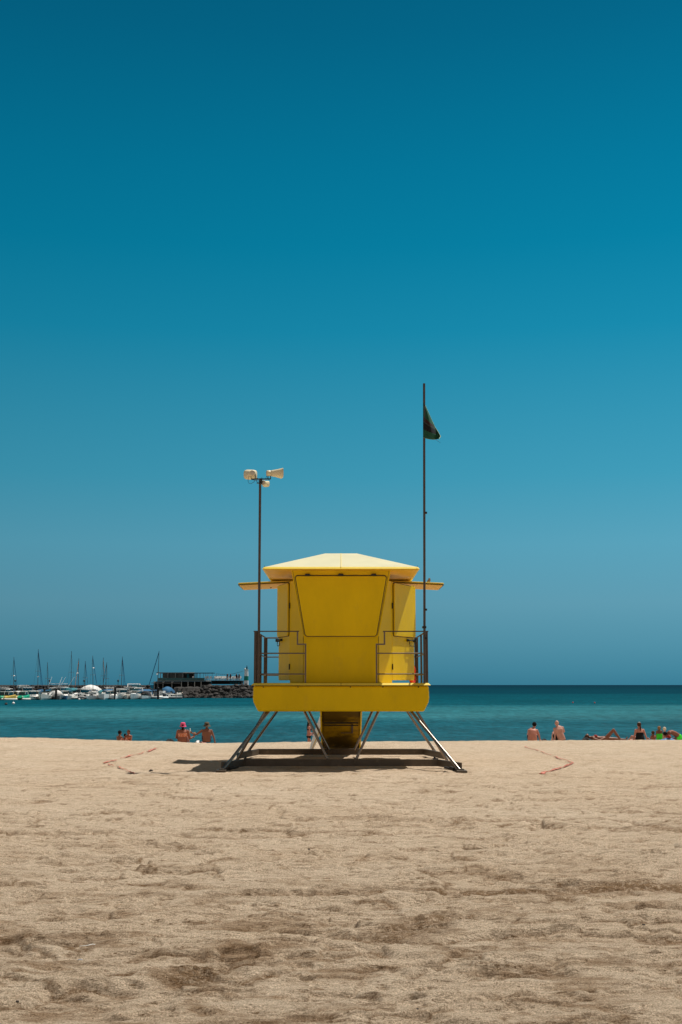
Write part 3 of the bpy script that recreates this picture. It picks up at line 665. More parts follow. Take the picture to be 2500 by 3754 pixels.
# left horn points out to sea and a little left
cL = hp(478, 350); cL.y = 24.62; h1 = horn(cL, (-.20, 1, .07), .25, .138, .102, .058, .062, .09)
cR = hp(985, 335); h2 = horn(cR, (1, .25, .03), .235, .16, .100, .060, .060, .085)
cB = hp(800, 590); cB.y = 24.72; h3 = horn(cB, (.25, 1, .02), .14, .075, .062, .045, .052, .05)
for a_, b_, dd in ((912, 912, 410), (985, 985, 410), (565, 565, 350), (440, 475, 430)):
    mb = MB(); mb.bar(hp(a_, dd), hp(b_, 490), .018, .012); mb.build('mount', M['dark'], SP)
for pts in ([(405, 405), (372, 470), (368, 560), (395, 615), (460, 612), (525, 575), (565, 525)], [(500, 515), (580, 535), (680, 552)], [(882, 400), (872, 440), (852, 480)], [(600, 480), (603, 560), (640, 605)], [(730, 470), (745, 440), (760, 470)], [(600, 470), (650, 480), (690, 525), (760, 580)]):
    mb = MB(); mb.path([hp(*q, 24.60) for q in pts], .0042); mb.build('cable', M['cable'], SP)

b1 = T(1273, 940, 24.66); t1 = at(1554.6, 1406, 24.66)
FP = empty('flagpole', (b1.x, 24.66, zdeck), 'tallest bare brown pole standing at the right railing of the tower', 'flagpole')
mb = MB(); mb.tube((b1.x, 24.66, zdeck), (t1.x, 24.66, t1.z), .0245, n=16); mb.build('pole', M['rail'], FP)
for yy in (1880, 2235, 2340): q = at(1560, yy, 24.66); mb = MB(); mb.box(q.x - .012, q.x + .03, 24.63, 24.69, q.z - .02, q.z + .02); mb.build('clamp', M['dark'], FP)
mb = MB(); mb.box(b1.x - .03, b1.x + .045, 24.62, 24.8, zdeck + 1.1, zdeck + 1.14); mb.build('clamp', M['dark'], FP)

def build_flag():
    fm = bpy.data.materials.new('flag_cloth'); fm.use_nodes = True; n = fm.node_tree.nodes; l = fm.node_tree.links; b = n['Principled BSDF']
    uvn = n.new('ShaderNodeUVMap'); s = n.new('ShaderNodeSeparateXYZ'); l.new(uvn.outputs[0], s.inputs[0])
    r = n.new('ShaderNodeValToRGB'); r.color_ramp.interpolation = 'CONSTANT'; l.new(s.outputs['Y'], r.inputs[0]); e = r.color_ramp.elements
    G = (.008, .085, .042, 1); K = (.004, .002, .002, 1); Wc = (.16, .24, .17, 1)
    e[0].position = 0; e[0].color = G; e[1].position = .40; e[1].color = (.035, .004, .004, 1)
    for p, c in ((.52, (.035, .05, .04, 1)), (.565, K), (.76, G), (.985, Wc)): q = e.new(p); q.color = c
    r2 = n.new('ShaderNodeValToRGB'); r2.color_ramp.interpolation = 'CONSTANT'; l.new(s.outputs['X'], r2.inputs[0]); e = r2.color_ramp.elements
    e[0].position = 0; e[0].color = (0, 0, 0, 1); e[1].position = .78; e[1].color = (1, 1, 1, 1)
    mxn = n.new('ShaderNodeMix'); mxn.data_type = 'RGBA'; l.new(r2.outputs[0], mxn.inputs[0]); l.new(r.outputs[0], mxn.inputs[6]); mxn.inputs[7].default_value = G
    l.new(mxn.outputs[2], b.inputs['Base Color']); b.inputs['Roughness'].default_value = .7
    tr = n.new('ShaderNodeBsdfTranslucent'); l.new(mxn.outputs[2], tr.inputs[0]); ms = n.new('ShaderNodeMixShader'); ms.inputs[0].default_value = .12
    l.new(b.outputs[0], ms.inputs[1]); l.new(tr.outputs[0], ms.inputs[2]); l.new(ms.outputs[0], n['Material Output'].inputs[0])
    def fp(X, Y, d): return at(1500 + .11887 * X, 1380 + .11887 * Y, d)
    # hoist runs down the pole; rows hang ever more steeply towards the top corner
    rows = 26; cols = 30; mb = MB(); V = []; UV = []
    prof_y = [790, 1000, 1250, 1450, 1650, 1900]
    fx = [(455, 800), (690, 1330), (800, 1560), (900, 1700), (985, 1850), (930, 1930)]
    for i in range(rows):
        u = i / (rows - 1); hy = 800 + u * 1090
        # end of this row
        k = u * 5; k0 = min(4, int(k)); t = k - k0
        ex = fx[k0][0] * (1 - t) + fx[k0 + 1][0] * t; ey = fx[k0][1] * (1 - t) + fx[k0 + 1][1] * t
        for j in range(cols):
            v = j / (cols - 1)
            X = 432 + (ex - 432) * v + 18 * math.sin(v * 9 + u * 3) * v * u; Y = hy + (ey - hy) * (v ** 1.15) + 40 * math.sin(math.pi * v) * u
            d = 24.66 - .055 * (1 - v) ** 3 + .10 * math.sin(v * 7.5 + u * 2.2) * (v ** .7) * (.35 + u) + .10 * v * (1 - u)
            V.append(fp(X, Y, d)); UV.append((v, u))
    F = [(i * cols + j, i * cols + j + 1, (i + 1) * cols + j + 1, (i + 1) * cols + j) for i in range(rows - 1) for j in range(cols - 1)]
    mb.add(V, F, True)
    o = mb.build('flag', fm, None, org=fp(432, 800, 24.62))
    uvl = o.data.uv_layers.new(name='UVMap')
    for lp in o.data.loops: uvl.data[lp.index].uv = UV[lp.vertex_index]
    sd = o.modifiers.new('solid', 'SOLIDIFY'); sd.thickness = .003
    tag(o, 'limp dark green flag with a black band drooping from the flagpole', 'flag')
    # bright hem along the drooping edges, and a loose thread
    hem = MB(); pts = [V[i * cols + cols - 1] for i in range(rows)]; hem.path(pts, .006, 6)
    hm = mat('flag_hem', (.38, .55, .36), .6, var=.1)
    ORG[o.name] = fp(432, 800, 24.62); hem.build('hem', hm, o)
    top = MB(); top.path([V[j] + Vector((.002, -.012, .004)) for j in range(cols)], .006, 6)
    th = MB(); th.path([fp(810, 1940, 24.6), fp(870, 1985, 24.6), fp(965, 2045, 24.62)], .003, 5); th.build('cord', M['cable'], o)
build_flag()

# lifebuoy on the back railing, right
q = T(1194, 890, 27.95); LB = empty('lifebuoy', (q.x, 27.9, q.z), 'red ring lifebuoy hanging low behind the right door leaf', 'lifebuoy')
mb = MB(); n1, n2 = 36, 12; rg = []; ax = Vector((.94, -.35, 0)).normalized(); la = Vector((.35, .94, 0)).normalized()
V = []
for i in range(n1):
    a = 2 * math.pi * i / n1; rd = la * math.cos(a) + Vector((0, 0, 1)) * math.sin(a)
    for k in range(n2):
        b = 2 * math.pi * k / n2; V.append(q + rd * (.17 + .05 * math.cos(b)) + ax * (.045 * math.sin(b)))
mb.add(V, [(i * n2 + k, i * n2 + (k + 1) % n2, ((i + 1) % n1) * n2 + (k + 1) % n2, ((i + 1) % n1) * n2 + k) for i in range(n1) for k in range(n2)], True)
mb.build('ring', M['red'], LB)
mb = MB(); mb.path([q + (la * math.cos(a / 12 * 6.283) + Vector((0, 0, 1)) * math.sin(a / 12 * 6.283)) * (.235 + (.015 if a % 3 else -.02)) for a in range(13)], .007, 6); mb.build('rope', M['red'], LB)

# pigeon on the right side shutter
q = at(1572, 2139, 27.2)
hd = at(1574, 2120, 25.5)
tipz = T(1340, 292, 25.5).z
BD = empty('pigeon', (q.x, 27.2, q.z - .01), 'small grey brown pigeon perched on the right side shutter beside the flagpole', 'bird')
mb = MB(); Rm = Matrix.Rotation(R(-55), 3, 'Y')
mb.ell(q + Vector((-.004, 0, .05)), (.062, .034, .036), Rm); mb.ell(q + Vector((.012, -.002, .088)), (.026, .022, .03), None); mb.ell(q + Vector((.010, -.004, .112)), (.018, .016, .018))
mb.capsule(q + Vector((-.03, .0, .022)), q + Vector((-.055, .0, .0)), .018, .010)
mb.build('body', mat('pigeon_feather', (.22, .16, .15), .7, var=.35, vscale=40), BD, remesh=.004)
mb = MB(); mb.tube(q + Vector((.024, -.008, .112)), q + Vector((.042, -.012, .108)), .005, .0015, n=8); mb.build('beak', M['dark'], BD)
for dx in (-.008, .016):
    mb = MB(); mb.tube(q + Vector((dx, -.004, .03)), q + Vector((dx + .004, -.004, -.012)), .004, n=6); mb.build('leg', mat('pigeon_leg', (.4, .1, .08)), BD)

# rescue board leaning against the ramp
base = Vector((-.76, 30.6, .02)); ub = Vector((.36, 0, .93)).normalized(); nb_ = Vector((-.75, -.6, .30)); nb_ = (nb_ - ub * nb_.dot(ub)).normalized(); lb = ub.cross(nb_)
def board(w, t0, t1, off, th, mt, nm, par=None, lo=-1, hi=1):
    mb = MB(); rg = []
    for i in range(25):
        t = t0 + (t1 - t0) * i / 24; f = max(.05, math.sin(math.pi * (t * .92 + .05)) ** .55); row = []
        for k in range(16):
            a = 2 * math.pi * k / 16; xx = math.cos(a); xx = lo + (hi - lo) * (xx + 1) / 2
            row.append(base + ub * (1.75 * t) + lb * (w * f * xx) + nb_ * (th * math.sin(a) * f + off))
        rg.append(row)
    mb.rings(rg); return mb.build(nm, mt, par)
RB = empty('rescue_board', base, 'white rescue surfboard leaning against the yellow ramp behind the tower', 'surfboard')
board(.15, 0, 1, 0, .035, M['white'], 'board', RB)
board(.151, .05, .95, 0, .037, M['pyellow'], 'stripe', RB, .35, .75)

# ------------------------------------------------------------------ red tape on the sand
def tape(name, p0, p1, gaps, label, wd=.07):
    a = onz(*p0, 0.0); b = onz(*p1, 0.0); n = 60; V = []; F = []; k = 0
    d = (b - a); nn = Vector((-d.y, d.x, 0)).normalized()
    for i in range(n):
        t0 = i / n; t1 = (i + 1.0) / n
        if any(g0 <= t0 < g1 for g0, g1 in gaps): continue
        ring = []
        for t in (t0, t1):
            c = a + d * t + nn * (.015 * math.sin(t * 5)); w_ = wd * (.55 + .3 * math.sin(t * 17 + p0[0]))
            for s in (-1, 1):
                x = c + nn * w_ * s / 2; z = ground(x.x, x.y) + float(detail_h(np.array([x.x]), np.array([x.y]))[0]) + .022; ring.append((x.x, x.y, z))
        V += ring; F.append((k, k + 1, k + 3, k + 2)); k += 4
    mb = MB(); mb.add(V, F, True); o = mb.build(name, M['tape'], None, org=(a.x, a.y, 0))
    sd = o.modifiers.new('solid', 'SOLIDIFY'); sd.thickness = .004
    tag(o, label, 'tape', 'red perimeter tapes half buried around the tower')
tape('barrier_tape', (577, 2746), (382, 2804), [(.22, .3), (.45, .5), (.72, .8)], 'far arm of the red tape corner on the sand left of the tower', .09)
tape('barrier_tape', (382, 2804), (497, 2843), [(.06, .12), (.3, .4)], 'near arm of the red tape corner on the sand left of the tower', .035)
tape('barrier_tape', (1925, 2742), (2103, 2804), [(.3, .36), (.6, .65)], 'far arm of the red tape corner on the sand right of the tower', .045)
tape('barrier_tape', (2103, 2804), (1985, 2843), [(.12, .16)], 'near arm of the red tape corner on the sand right of the tower', .085)

# ------------------------------------------------------------------ stones and litter
def stone(px, py, r, label, m='stone', z=None, Y=None, name='stone', cat='stone', flat=.6, grp='small stones on the sand'):
    p = onz(px, py, 0.0) if Y is None else at(px, py, Y)
    zg = ground(p.x, p.y) if Y is None else p.z
    if Y is None: zg += float(detail_h(np.array([p.x]), np.array([p.y]))[0])
    rr = random.Random(px); mb = MB(); V = []
    rg = []
    for i in range(9):
        f = -1.45 + 2.9 * i / 8; row = []
        for k in range(12):
            q = r * (1 + .28 * (rr.random() - .5)); row.append(Vector((p.x, p.y, zg + r * flat * .5)) + Vector((q * 1.25 * math.cos(f) * math.cos(.5236 * k), q * math.cos(f) * math.sin(.5236 * k), q * flat * math.sin(f))))
        rg.append(row)
    mb.rings(rg); o = mb.build(name, M[m], None, org=(p.x, p.y, zg)); tag(o, label, cat, grp if name == 'stone' else None)
    return o
stone(71, 2711, .045, 'larger dark stone near the sand crest at the far left')
stone(103, 2713, .025, 'flat small brown stone just right of the larger one at far left')
stone(20, 2702, .05, 'upright black stone against the water at the far left edge', flat=1.3)
stone(553, 2832, .03, 'dark stone between the left red tape and the tower shadow', flat=.9)
stone(1133, 3122, .010, 'black pebble alone in the smooth mid sand below the tower')
stone(228, 3393, .009, 'small black pebble in the lower left sand above the grey shell')
stone(2360, 3400, .009, 'small black pebble in the lower right sand')
stone(63, 3690, .008, 'black pebble in the bottom left corner of the sand')
stone(293, 3512, .014, 'pale grey broken shell lying in the lower left sand', 'stone2', name='shell', cat='shell')
stone(1530, 3716, .007, 'dark pebble near the bottom edge right of centre')
stone(543, 2725, .03, 'tiny brown stone on the crest between the children and the pink hat woman') if False else None
p = onz(320, 3466, 0.02); mb = MB(); mb.path([p + Vector((-.045, -.02, .0)), p, p + Vector((.03, .02, .004)), p + Vector((.045, .025, .0))], .0022, 6)
o = mb.build('straw', M['white'], None, org=p); tag(o, 'thin white drinking straw lying in the lower left sand', 'straw')

# ------------------------------------------------------------------ people
class Fig:
    """body in a local frame: x right, y facing, z up; placed by root location / rotation"""
    def __init__(s, name, loc, yaw, label, skinm, group=None, scale=1.0):
        s.root = empty(name, loc, label, 'person', group); s.root.rotation_euler = (0, 0, yaw); s.root.scale = (scale,) * 3
        ORG[s.root.name] = Vector((0, 0, 0)); s.b = MB(); s.skin = skinm
    def torso(s, pts, mb=None, lat=(1, 0, 0), off=0.0, rng=None):
        """pts: (pos, halfwidth, halfdepth)"""
        mb = mb or s.b; rg = []; P = [Vector(p[0]) for p in pts]; lat = Vector(lat).normalized()
        K = []
        for i in range(len(pts) - 1):
            for j in range(4):
                t = j / 4; K.append((P[i].lerp(P[i + 1], t), pts[i][1] * (1 - t) + pts[i + 1][1] * t, pts[i][2] * (1 - t) + pts[i + 1][2] * t, i + t))
        K.append((P[-1], pts[-1][1], pts[-1][2], len(pts) - 1))
        if rng: K = [k for k in K if rng[0] <= k[3] <= rng[1]]
        for i, (p, a, b, _) in enumerate(K):
            t = (K[min(i + 1, len(K) - 1)][0] - K[max(i - 1, 0)][0]).normalized(); la = (lat - t * lat.dot(t)).normalized(); dp = t.cross(la)
            row = []
            for k in range(20):
                q = 2 * math.pi * k / 20; ca, sa = math.cos(q), math.sin(q)
                row.append(p + la * ((a + off) * math.copysign(abs(ca) ** .85, ca)) + dp * ((b + off) * math.copysign(abs(sa) ** .85, sa)))
            rg.append(row)
        mb.rings(rg); return mb
    def head(s, c, d, r=.1, neck=None):
        """c centre, d facing direction"""
        c = Vector(c); d = Vector(d).normalized(); u = Vector((0, 0, 1)); u = (u - d * u.dot(d)).normalized() if abs(d.z) < .9 else Vector((0, -1, 0))
        x = d.cross(u).normalized(); s.hc, s.hd, s.hu, s.hx, s.hr = c, d, u, x, r
        Rm = Matrix((x, d, u)).transposed()
        s.b.ell(c + u * r * .12, (r * .78, r * .95, r * 1.0), Rm); s.b.ell(c + d * r * .3 - u * r * .5, (r * .52, r * .55, r * .6), Rm)
        s.b.capsule(c + d * r * .85 + u * r * .12, c + d * r * 1.12 - u * r * .22, r * .1, r * .17)
        s.b.capsule(c + d * r * .83 - u * r * .52 - x * r * .15, c + d * r * .83 - u * r * .52 + x * r * .15, r * .1, r * .1)
        for k in (-1, 1):
            s.b.ell(c + x * k * r * .8, (r * .1, r * .2, r * .28), Rm); s.b.ell(c + d * r * .8 + x * k * r * .3 + u * r * .28, (r * .2, r * .1, r * .08), Rm)
        if neck is not None: s.b.capsule(neck, c - u * r * .3 - d * r * .1, r * .56, r * .52)
    def eyes(s):
        c, d, u, x, r = s.hc, s.hd, s.hu, s.hx, s.hr; mb = MB()
        for k in (-1, 1): mb.ell(c + d * r * .86 + x * k * r * .32 + u * r * .1, (r * .13,) * 3)
        mb.build('eyes', M['black_c'], s.root)
    def arm(s, sh, el, wr, hand=None, r=1.0, curl=.5):
        s.b.capsule(sh, el, .052 * r, .038 * r); s.b.capsule(el, wr, .038 * r, .026 * r)
        sh = Vector(sh); el = Vector(el); wr = Vector(wr)
        d = Vector(hand).normalized() if hand is not None else (wr - el).normalized()
        n = (el - sh).cross(wr - el); n = n.normalized() if n.length > 1e-4 else Vector((0, 0, 1)); l = d.cross(n).normalized(); n = l.cross(d)
        s.b.ell(wr + d * .045, (.045, .038, .018), Matrix((d, l, n)).transposed())
        for i, (o, ln) in enumerate(((-.030, .066), (-.010, .076), (.010, .071), (.029, .055))):
            a = wr + d * .075 + l * o; m_ = a + (d * math.cos(curl) - n * math.sin(curl)) * ln * .5; e = m_ + (d * math.cos(curl * 2) - n * math.sin(curl * 2)) * ln * .5
            s.b.capsule(a, m_, .0095, .0088, 8); s.b.capsule(m_, e, .0088, .0078, 8)
        a = wr + d * .02 - l * .025; m_ = a + (d * .6 - l * .8).normalized() * .038; s.b.capsule(a, m_, .0125, .010, 8); s.b.capsule(m_, m_ + (d * .9 - l * .3 - n * .4).normalized() * .03, .010, .008, 8)
    def leg(s, hip, kn, an, toe, r=1.0):
        s.b.capsule(hip, kn, .085 * r, .055 * r); kn_, an_ = Vector(kn), Vector(an); m_ = kn_.lerp(an_, .3)
        s.b.capsule(kn, m_, .053 * r, .056 * r); s.b.capsule(m_, an, .056 * r, .034 * r)
        d = (Vector(toe) - an_); s.b.capsule(an_ - d.normalized() * .03, Vector(toe), .034 * r, .024 * r); s.b.capsule(an_.lerp(Vector(toe), .6), Vector(toe) + Vector((.015, 0, 0)), .034 * r, .024 * r)
    def cap(s, h=1.0, m=None, name='hair', low=-.15, back=.0, grow=1.1):
        c, d, u, x, r = s.hc, s.hd, s.hu, s.hx, s.hr; mb = MB(); Rm = Matrix((x, d, u)).transposed()
        mb.ell(c + u * r * .28 - d * r * .16, (r * .84 * grow, r * .9 * grow, r * .92 * grow), Rm); mb.ell(c - d * r * .42 - u * r * .05, (r * .7, r * .55, r * .7), Rm)
        return mb, name, m
    def done(s, vox=.008):
        b = s.b.build('body', s.skin, s.root, remesh=vox); return b
    def add(s, name, mb, m, remesh=.009): return mb.build(name, m, s.root, remesh=remesh)

def hair(f, m, long=0, bun=False, pony=None):
    mb, nm, _ = f.cap(); c, d, u, x, r = f.hc, f.hd, f.hu, f.hx, f.hr
    if long: mb.capsule(c - d * r * .55, c - d * r * (.75 + .1 * long) - u * r * (1.0 + long), r * .62, r * .42)
    if pony: mb.capsule(c - d * r * .9, c - d * r * 1.25 - u * r * 1.2, r * .3, r * .34); mb.capsule(c - d * r * 1.25 - u * r * 1.2, c - d * r * 1.15 - u * r * pony, r * .34, r * .16)
    if bun: mb.ell(c - d * r * .55 + u * r * 1.12, (r * .4,) * 3)
    f.add('hair', mb, m)
def bucket_hat(f, m, brim=1.75):
    c, d, u, x, r = f.hc, f.hd, f.hu, f.hx, f.hr; t = (u - d * .12).normalized(); mb = MB()
    mb.lathe(c + u * r * .18, [(r * brim, -r * .42), (r * brim * .97, -r * .36), (r * 1.12, r * .02), (r * 1.06, r * .2), (r * 1.0, r * .95), (r * .8, r * 1.2), (r * .25, r * 1.3), (.001, r * 1.31), (.001, r * 1.24), (r * .7, r * 1.12), (r * 1.0, r * .0), (r * brim * .94, -r * .44)], n=28, ax=t, closed=False)
    f.add('hat', mb, m, remesh=0)

def seat(px, py_bot, Y):   # where a seated figure's base goes
    p = at(px, py_bot, Y); return Vector((p.x, Y, ground(p.x, Y) + .02))
def std_legs(f, w=.1, kn=.36, r=1.0):
    for s in (-1, 1): f.leg((s * w, .05, .12), (s * (w + .06), .42, kn), (s * (w + .03), .72, .07), (s * (w + .04), .88, .04), r)
def shorts(f, m, pts, legs=True, w=.1, kn=.36, r=1.0):
    mb = MB(); f.torso(pts, mb, off=.012, rng=(0, .25))
    if legs:
        for s in (-1, 1): mb.capsule((s * w, .05, .12), (s * (w + .03), .24, .12 + (kn - .12) * .5), .1 * r, .088 * r)
    f.add('shorts', mb, m)

# broad woman in a pink hat, patterned top, raising a drink with her right hand
f = Fig('person', seat(669, 2718, 52), R(0), 'sunbathing woman in pink bucket hat and patterned top seen from behind', M['sk_red'], 'sunbathers sitting by the water')
TP = [((0, 0, .04), .21, .15), ((0, -.01, .16), .215, .16), ((0, 0, .30), .19, .14), ((0, .01, .45), .20, .13), ((0, .03, .54), .165, .09), ((0, .04, .60), .07, .06)]
f.torso(TP); f.head((0, .05, .72), (0, 1, 0), .102, (0, .03, .56)); std_legs(f, .12, .34, 1.25)
f.arm((.195, .02, .50), (.30, .05, .20), (.46, .16, .26), (.1, .1, 1), 1.3, .9); f.arm((-.195, .02, .50), (-.27, .10, .24), (-.20, .32, .16), None, 1.3)
f.done(); hair(f, M['hair_b'], .5); bucket_hat(f, M['pink_c'], 1.45)
mb = MB(); f.torso(TP, mb, off=.01, rng=(1.75, 2.8)); 
for s in (-1, 1): mb.capsule((s * .10, -.12, .42), (s * .13, -.03, .575), .012, .012)
f.add('top', mb, M['orange_c'])
q = f.root.location + Vector((.485, .20, .38))
G = empty('cup', q, 'amber glass of drink in the raised hand of the pink hat woman', 'cup'); mb = MB(); mb.lathe((q.x, q.y, q.z - .05), [(.028, 0), (.03, .01), (.036, .12), (.033, .12), (.027, .02)], n=16); mb.build('glass_body', mat('amber_drink', (.45, .20, .03), .2), G)
# man in a brown hat reaching out
f = Fig('person', seat(757, 2727, 52), R(6), 'tanned shirtless man in brown bucket hat reaching out a bottle to his left', M['sk_tan'], 'sunbathers sitting by the water')
TPm = [((0, 0, .04), .165, .12), ((0, -.01, .15), .165, .115), ((0, 0, .30), .165, .105), ((0, .01, .45), .20, .11), ((0, .03, .55), .175, .08), ((0, .04, .61), .065, .06)]
f.torso(TPm); f.head((0, .06, .735), (-.1, 1, 0), .1, (0, .03, .56)); std_legs(f)
f.arm((-.19, .02, .53), (-.42, .06, .37), (-.62, .05, .42), (-.8, 0, .6), 1.05, 1.0); f.arm((.19, .02, .52), (.29, -.02, .28), (.35, -.06, .06), None, 1.05)
f.done(); hair(f, M['hair_b']); bucket_hat(f, M['olive_c'], 1.7); shorts(f, M['navy_c'], TPm)
q = f.root.location + Vector((-.70, .05 - .06, .50))
G = empty('bottle', q, 'small clear bottle held out by the man in the brown hat', 'bottle'); mb = MB(); mb.lathe((q.x, q.y, q.z - .08), [(.028, 0), (.03, .01), (.03, .11), (.012, .15)], n=14); mb.build('bottle_body', M['offwhite'], G)
mb = MB(); mb.lathe((q.x, q.y, q.z + .07), [(.018, 0), (.019, .04), (.005, .045)], n=12); mb.build('bottle_cap', M['white'], G)
# two children and a woman low behind the crest, far left
TPk = [((0, 0, .03), .13, .09), ((0, 0, .12), .125, .085), ((0, .01, .25), .13, .085), ((0, .02, .36), .15, .08), ((0, .03, .44), .125, .06), ((0, .04, .48), .045, .04)]
f = Fig('person', seat(436, 2717, 59.5), R(-35), 'leftmost child with short black hair sitting low behind the sand crest', M['sk_tan'], 'family low behind the crest')
f.torso([(Vector(p) + Vector((0, .02, 0)), a, b) for p, a, b in TPk]); f.head((0, .05, .61), (.2, 1, -.1), .095, (0, .03, .44)); std_legs(f, .07, .26, .75)
f.arm((-.145, .02, .42), (-.2, .1, .22), (-.12, .28, .2), None, .75); f.arm((.145, .02, .42), (.2, .12, .24), (.1, .3, .22), None, .75); f.done(); hair(f, M['hair_b']); shorts(f, M['red_c'], TPk, w=.07, kn=.26, r=.75)
f = Fig('person', seat(458, 2717, 60.5), R(20), 'tiny toddler with dark hair between the two bathers at far left', M['sk_br'], 'family low behind the crest', .86)
f.torso(TPk); f.head((0, .05, .61), (0, 1, -.1), .085, (0, .03, .44)); std_legs(f, .07, .26, .75)
f.arm((-.145, .02, .42), (-.2, .1, .22), (-.12, .28, .2), None, .75); f.arm((.145, .02, .42), (.2, .12, .24), (.1, .3, .22), None, .75); f.done(); hair(f, M['hair_b']); shorts(f, M['navy_c'], TPk, w=.07, kn=.26, r=.75)
f = Fig('person', seat(472, 2717, 59.5), R(150), 'woman with short brown hair turned towards the toddler at far left', M['sk_red'], 'family low behind the crest', .88)
f.torso(TPm); f.head((0, .05, .735), (-.1, 1, -.1), .1, (0, .03, .56)); std_legs(f)
f.arm((-.19, .02, .53), (-.26, .12, .3), (-.1, .3, .25), None, .9); f.arm((.19, .02, .52), (.27, .1, .28), (.12, .3, .22), None, .9); f.done(); hair(f, M['hair_br'], .15); f.eyes()
mb = MB(); f.torso(TPm, mb, off=.01, rng=(2.5, 3.3)); f.add('top', mb, M['orange_c']); shorts(f, M['orange_c'], TPm)
# woman walking at the water's edge behind the tower
p = at(1132, 2700, 64); hz = at(1132, 2643, 64).z
f = Fig('person', (p.x, 64, hz - 1.66), R(-75), 'woman in dark bikini standing at the water edge seen between the tower legs', M['sk_pink'], None)
TS = [((0, 0, .84), .16, .11), ((0, 0, .92), .165, .115), ((0, 0, 1.06), .125, .09), ((0, .0, 1.22), .145, .10), ((0, -.01, 1.36), .155, .075), ((0, 0, 1.43), .055, .05)]
f.torso(TS); f.head((0, .03, 1.54), (0, 1, -.05), .1, (0, 0, 1.38))
for s, st in ((-1, .10), (1, -.08)): f.leg((s * .08, 0, .86), (s * .085, .03 + st, .47), (s * .085, st * 1.2 - .03, .08), (s * .09, st * 1.2 + .12, .03), .95)
f.arm((.165, 0, 1.35), (.20, -.02, 1.08), (.16, .16, .92), (0, 1, .1), .85, .9); f.arm((-.165, 0, 1.35), (-.2, .03, 1.08), (-.14, .22, 1.02), (0, 1, .1), .85, .9)
f.done(); hair(f, M['hair_b'], 1.6)
mb = MB(); f.torso(TS, mb, off=.009, rng=(0, .9)); 
for s in (-1, 1): mb.capsule((s * .08, 0, .85), (s * .08, 0, .82), .092, .088)
f.add('bikini_bottom', mb, M['black_c']); mb = MB(); f.torso(TS, mb, off=.009, rng=(2.75, 3.25)); mb.ell((.07, .09, 1.22), (.065, .05, .06)); mb.ell((-.07, .09, 1.22), (.065, .05, .06)); mb.capsule((.09, -.08, 1.28), (.10, -.02, 1.44), .01, .01); mb.capsule((-.09, -.08, 1.28), (-.10, -.02, 1.44), .01, .01); f.add('bikini_top', mb, M['navy_c'])
q = at(1155, 2708, 63.8); a = at(1132, 2702, 63.9); mb = MB(); mb.tube(a, q, .012, n=8); mb.ell(q, (.035, .035, .035)); o = mb.build('paddle_stick', M['dark'], None, org=a); tag(o, 'thin dark stick with a knob in the hand of the woman at the water edge', 'stick')
# man with black hair, hunched
f = Fig('person', seat(1952, 2716, 54), R(-8), 'sunburnt shirtless man with short black hair sitting hunched over his arm', M['sk_pink'], 'sunbathers sitting by the water')
TPh = [((0, 0, .03), .21, .14), ((0, -.02, .15), .205, .145), ((0, -.01, .30), .18, .13), ((.02, .04, .44), .185, .12), ((.05, .10, .53), .15, .085), ((.07, .13, .58), .065, .06)]
f.torso(TPh); f.head((.10, .17, .71), (.1, 1, -.15), .105, (.06, .11, .54)); std_legs(f, .12, .30)
f.arm((.20, .06, .47), (.29, .10, .24), (.32, .20, .06), (.6, .6, 0), 1.2); f.arm((-.14, .08, .48), (-.16, .26, .26), (-.05, .42, .3), None, 1.2); f.done(); hair(f, M['hair_b']); shorts(f, M['black_c'], TPh, w=.12, kn=.30)
# bald man propped on his left arm
f = Fig('person', seat(2052, 2716, 54), R(4), 'bald shirtless man leaning back on his straight left arm', M['sk_pale'], 'sunbathers sitting by the water')
TPb = [((.10, 0, .04), .17, .12), ((.07, -.01, .16), .165, .12), ((0, 0, .34), .165, .115), ((-.03, .02, .50), .20, .12), ((-.05, .05, .61), .175, .085), ((-.07, .07, .67), .065, .06)]
f.torso(TPb, lat=(1, 0, .12)); f.head((-.09, .09, .79), (-.1, 1, 0), .108, (-.06, .06, .62)); std_legs(f, .12)
f.arm((-.22, .02, .55), (-.22, -.03, .28), (-.23, -.06, .05), (-.7, -.4, 0), 1.05, .1); f.arm((.15, .05, .60), (.24, .16, .42), (.26, .36, .40), None, 1.1); f.done(); shorts(f, M['black_c'], TPb, w=.14)
# lying woman, head to the left, one knee up
p = seat(2214, 2716, 53.5); Ll = p
f = Fig('person', p, 0, 'tanned woman in red bikini lying on her back with one knee raised', M['sk_tan'], None, 1.08)
TL = [((.05, 0, .10), .12, .10), ((.0, 0, .11), .15, .105), ((-.16, 0, .12), .12, .085), ((-.34, 0, .14), .14, .10), ((-.47, 0, .14), .15, .075), ((-.55, 0, .15), .05, .05)]
f.torso(TL, lat=(0, 1, 0)); f.head((-.68, 0, .20), (.25, -.1, 1), .1, (-.52, 0, .15))
f.b.capsule((.05, -.07, .11), (.38, -.08, .46), .088, .058); f.b.capsule((.38, -.08, .46), (.50, -.08, .27), .055, .055); f.b.capsule((.50, -.08, .27), (.66, -.08, .06), .055, .034); f.b.capsule((.64, -.08, .05), (.80, -.08, .03), .034, .022)
f.b.capsule((.05, .09, .10), (.48, .12, .10), .085, .055); f.b.capsule((.48, .12, .10), (.9, .13, .06), .055, .034); f.b.capsule((.9, .13, .06), (.97, .13, .16), .034, .022)
f.arm((-.44, -.18, .12), (-.24, -.26, .05), (-.02, -.14, .15), (1, .5, .2), .95, .4); f.arm((-.44, .18, .12), (-.3, .3, .05), (-.06, .2, .12), None, .95)
f.done(); hair(f, M['hair_br'], .3); f.eyes()
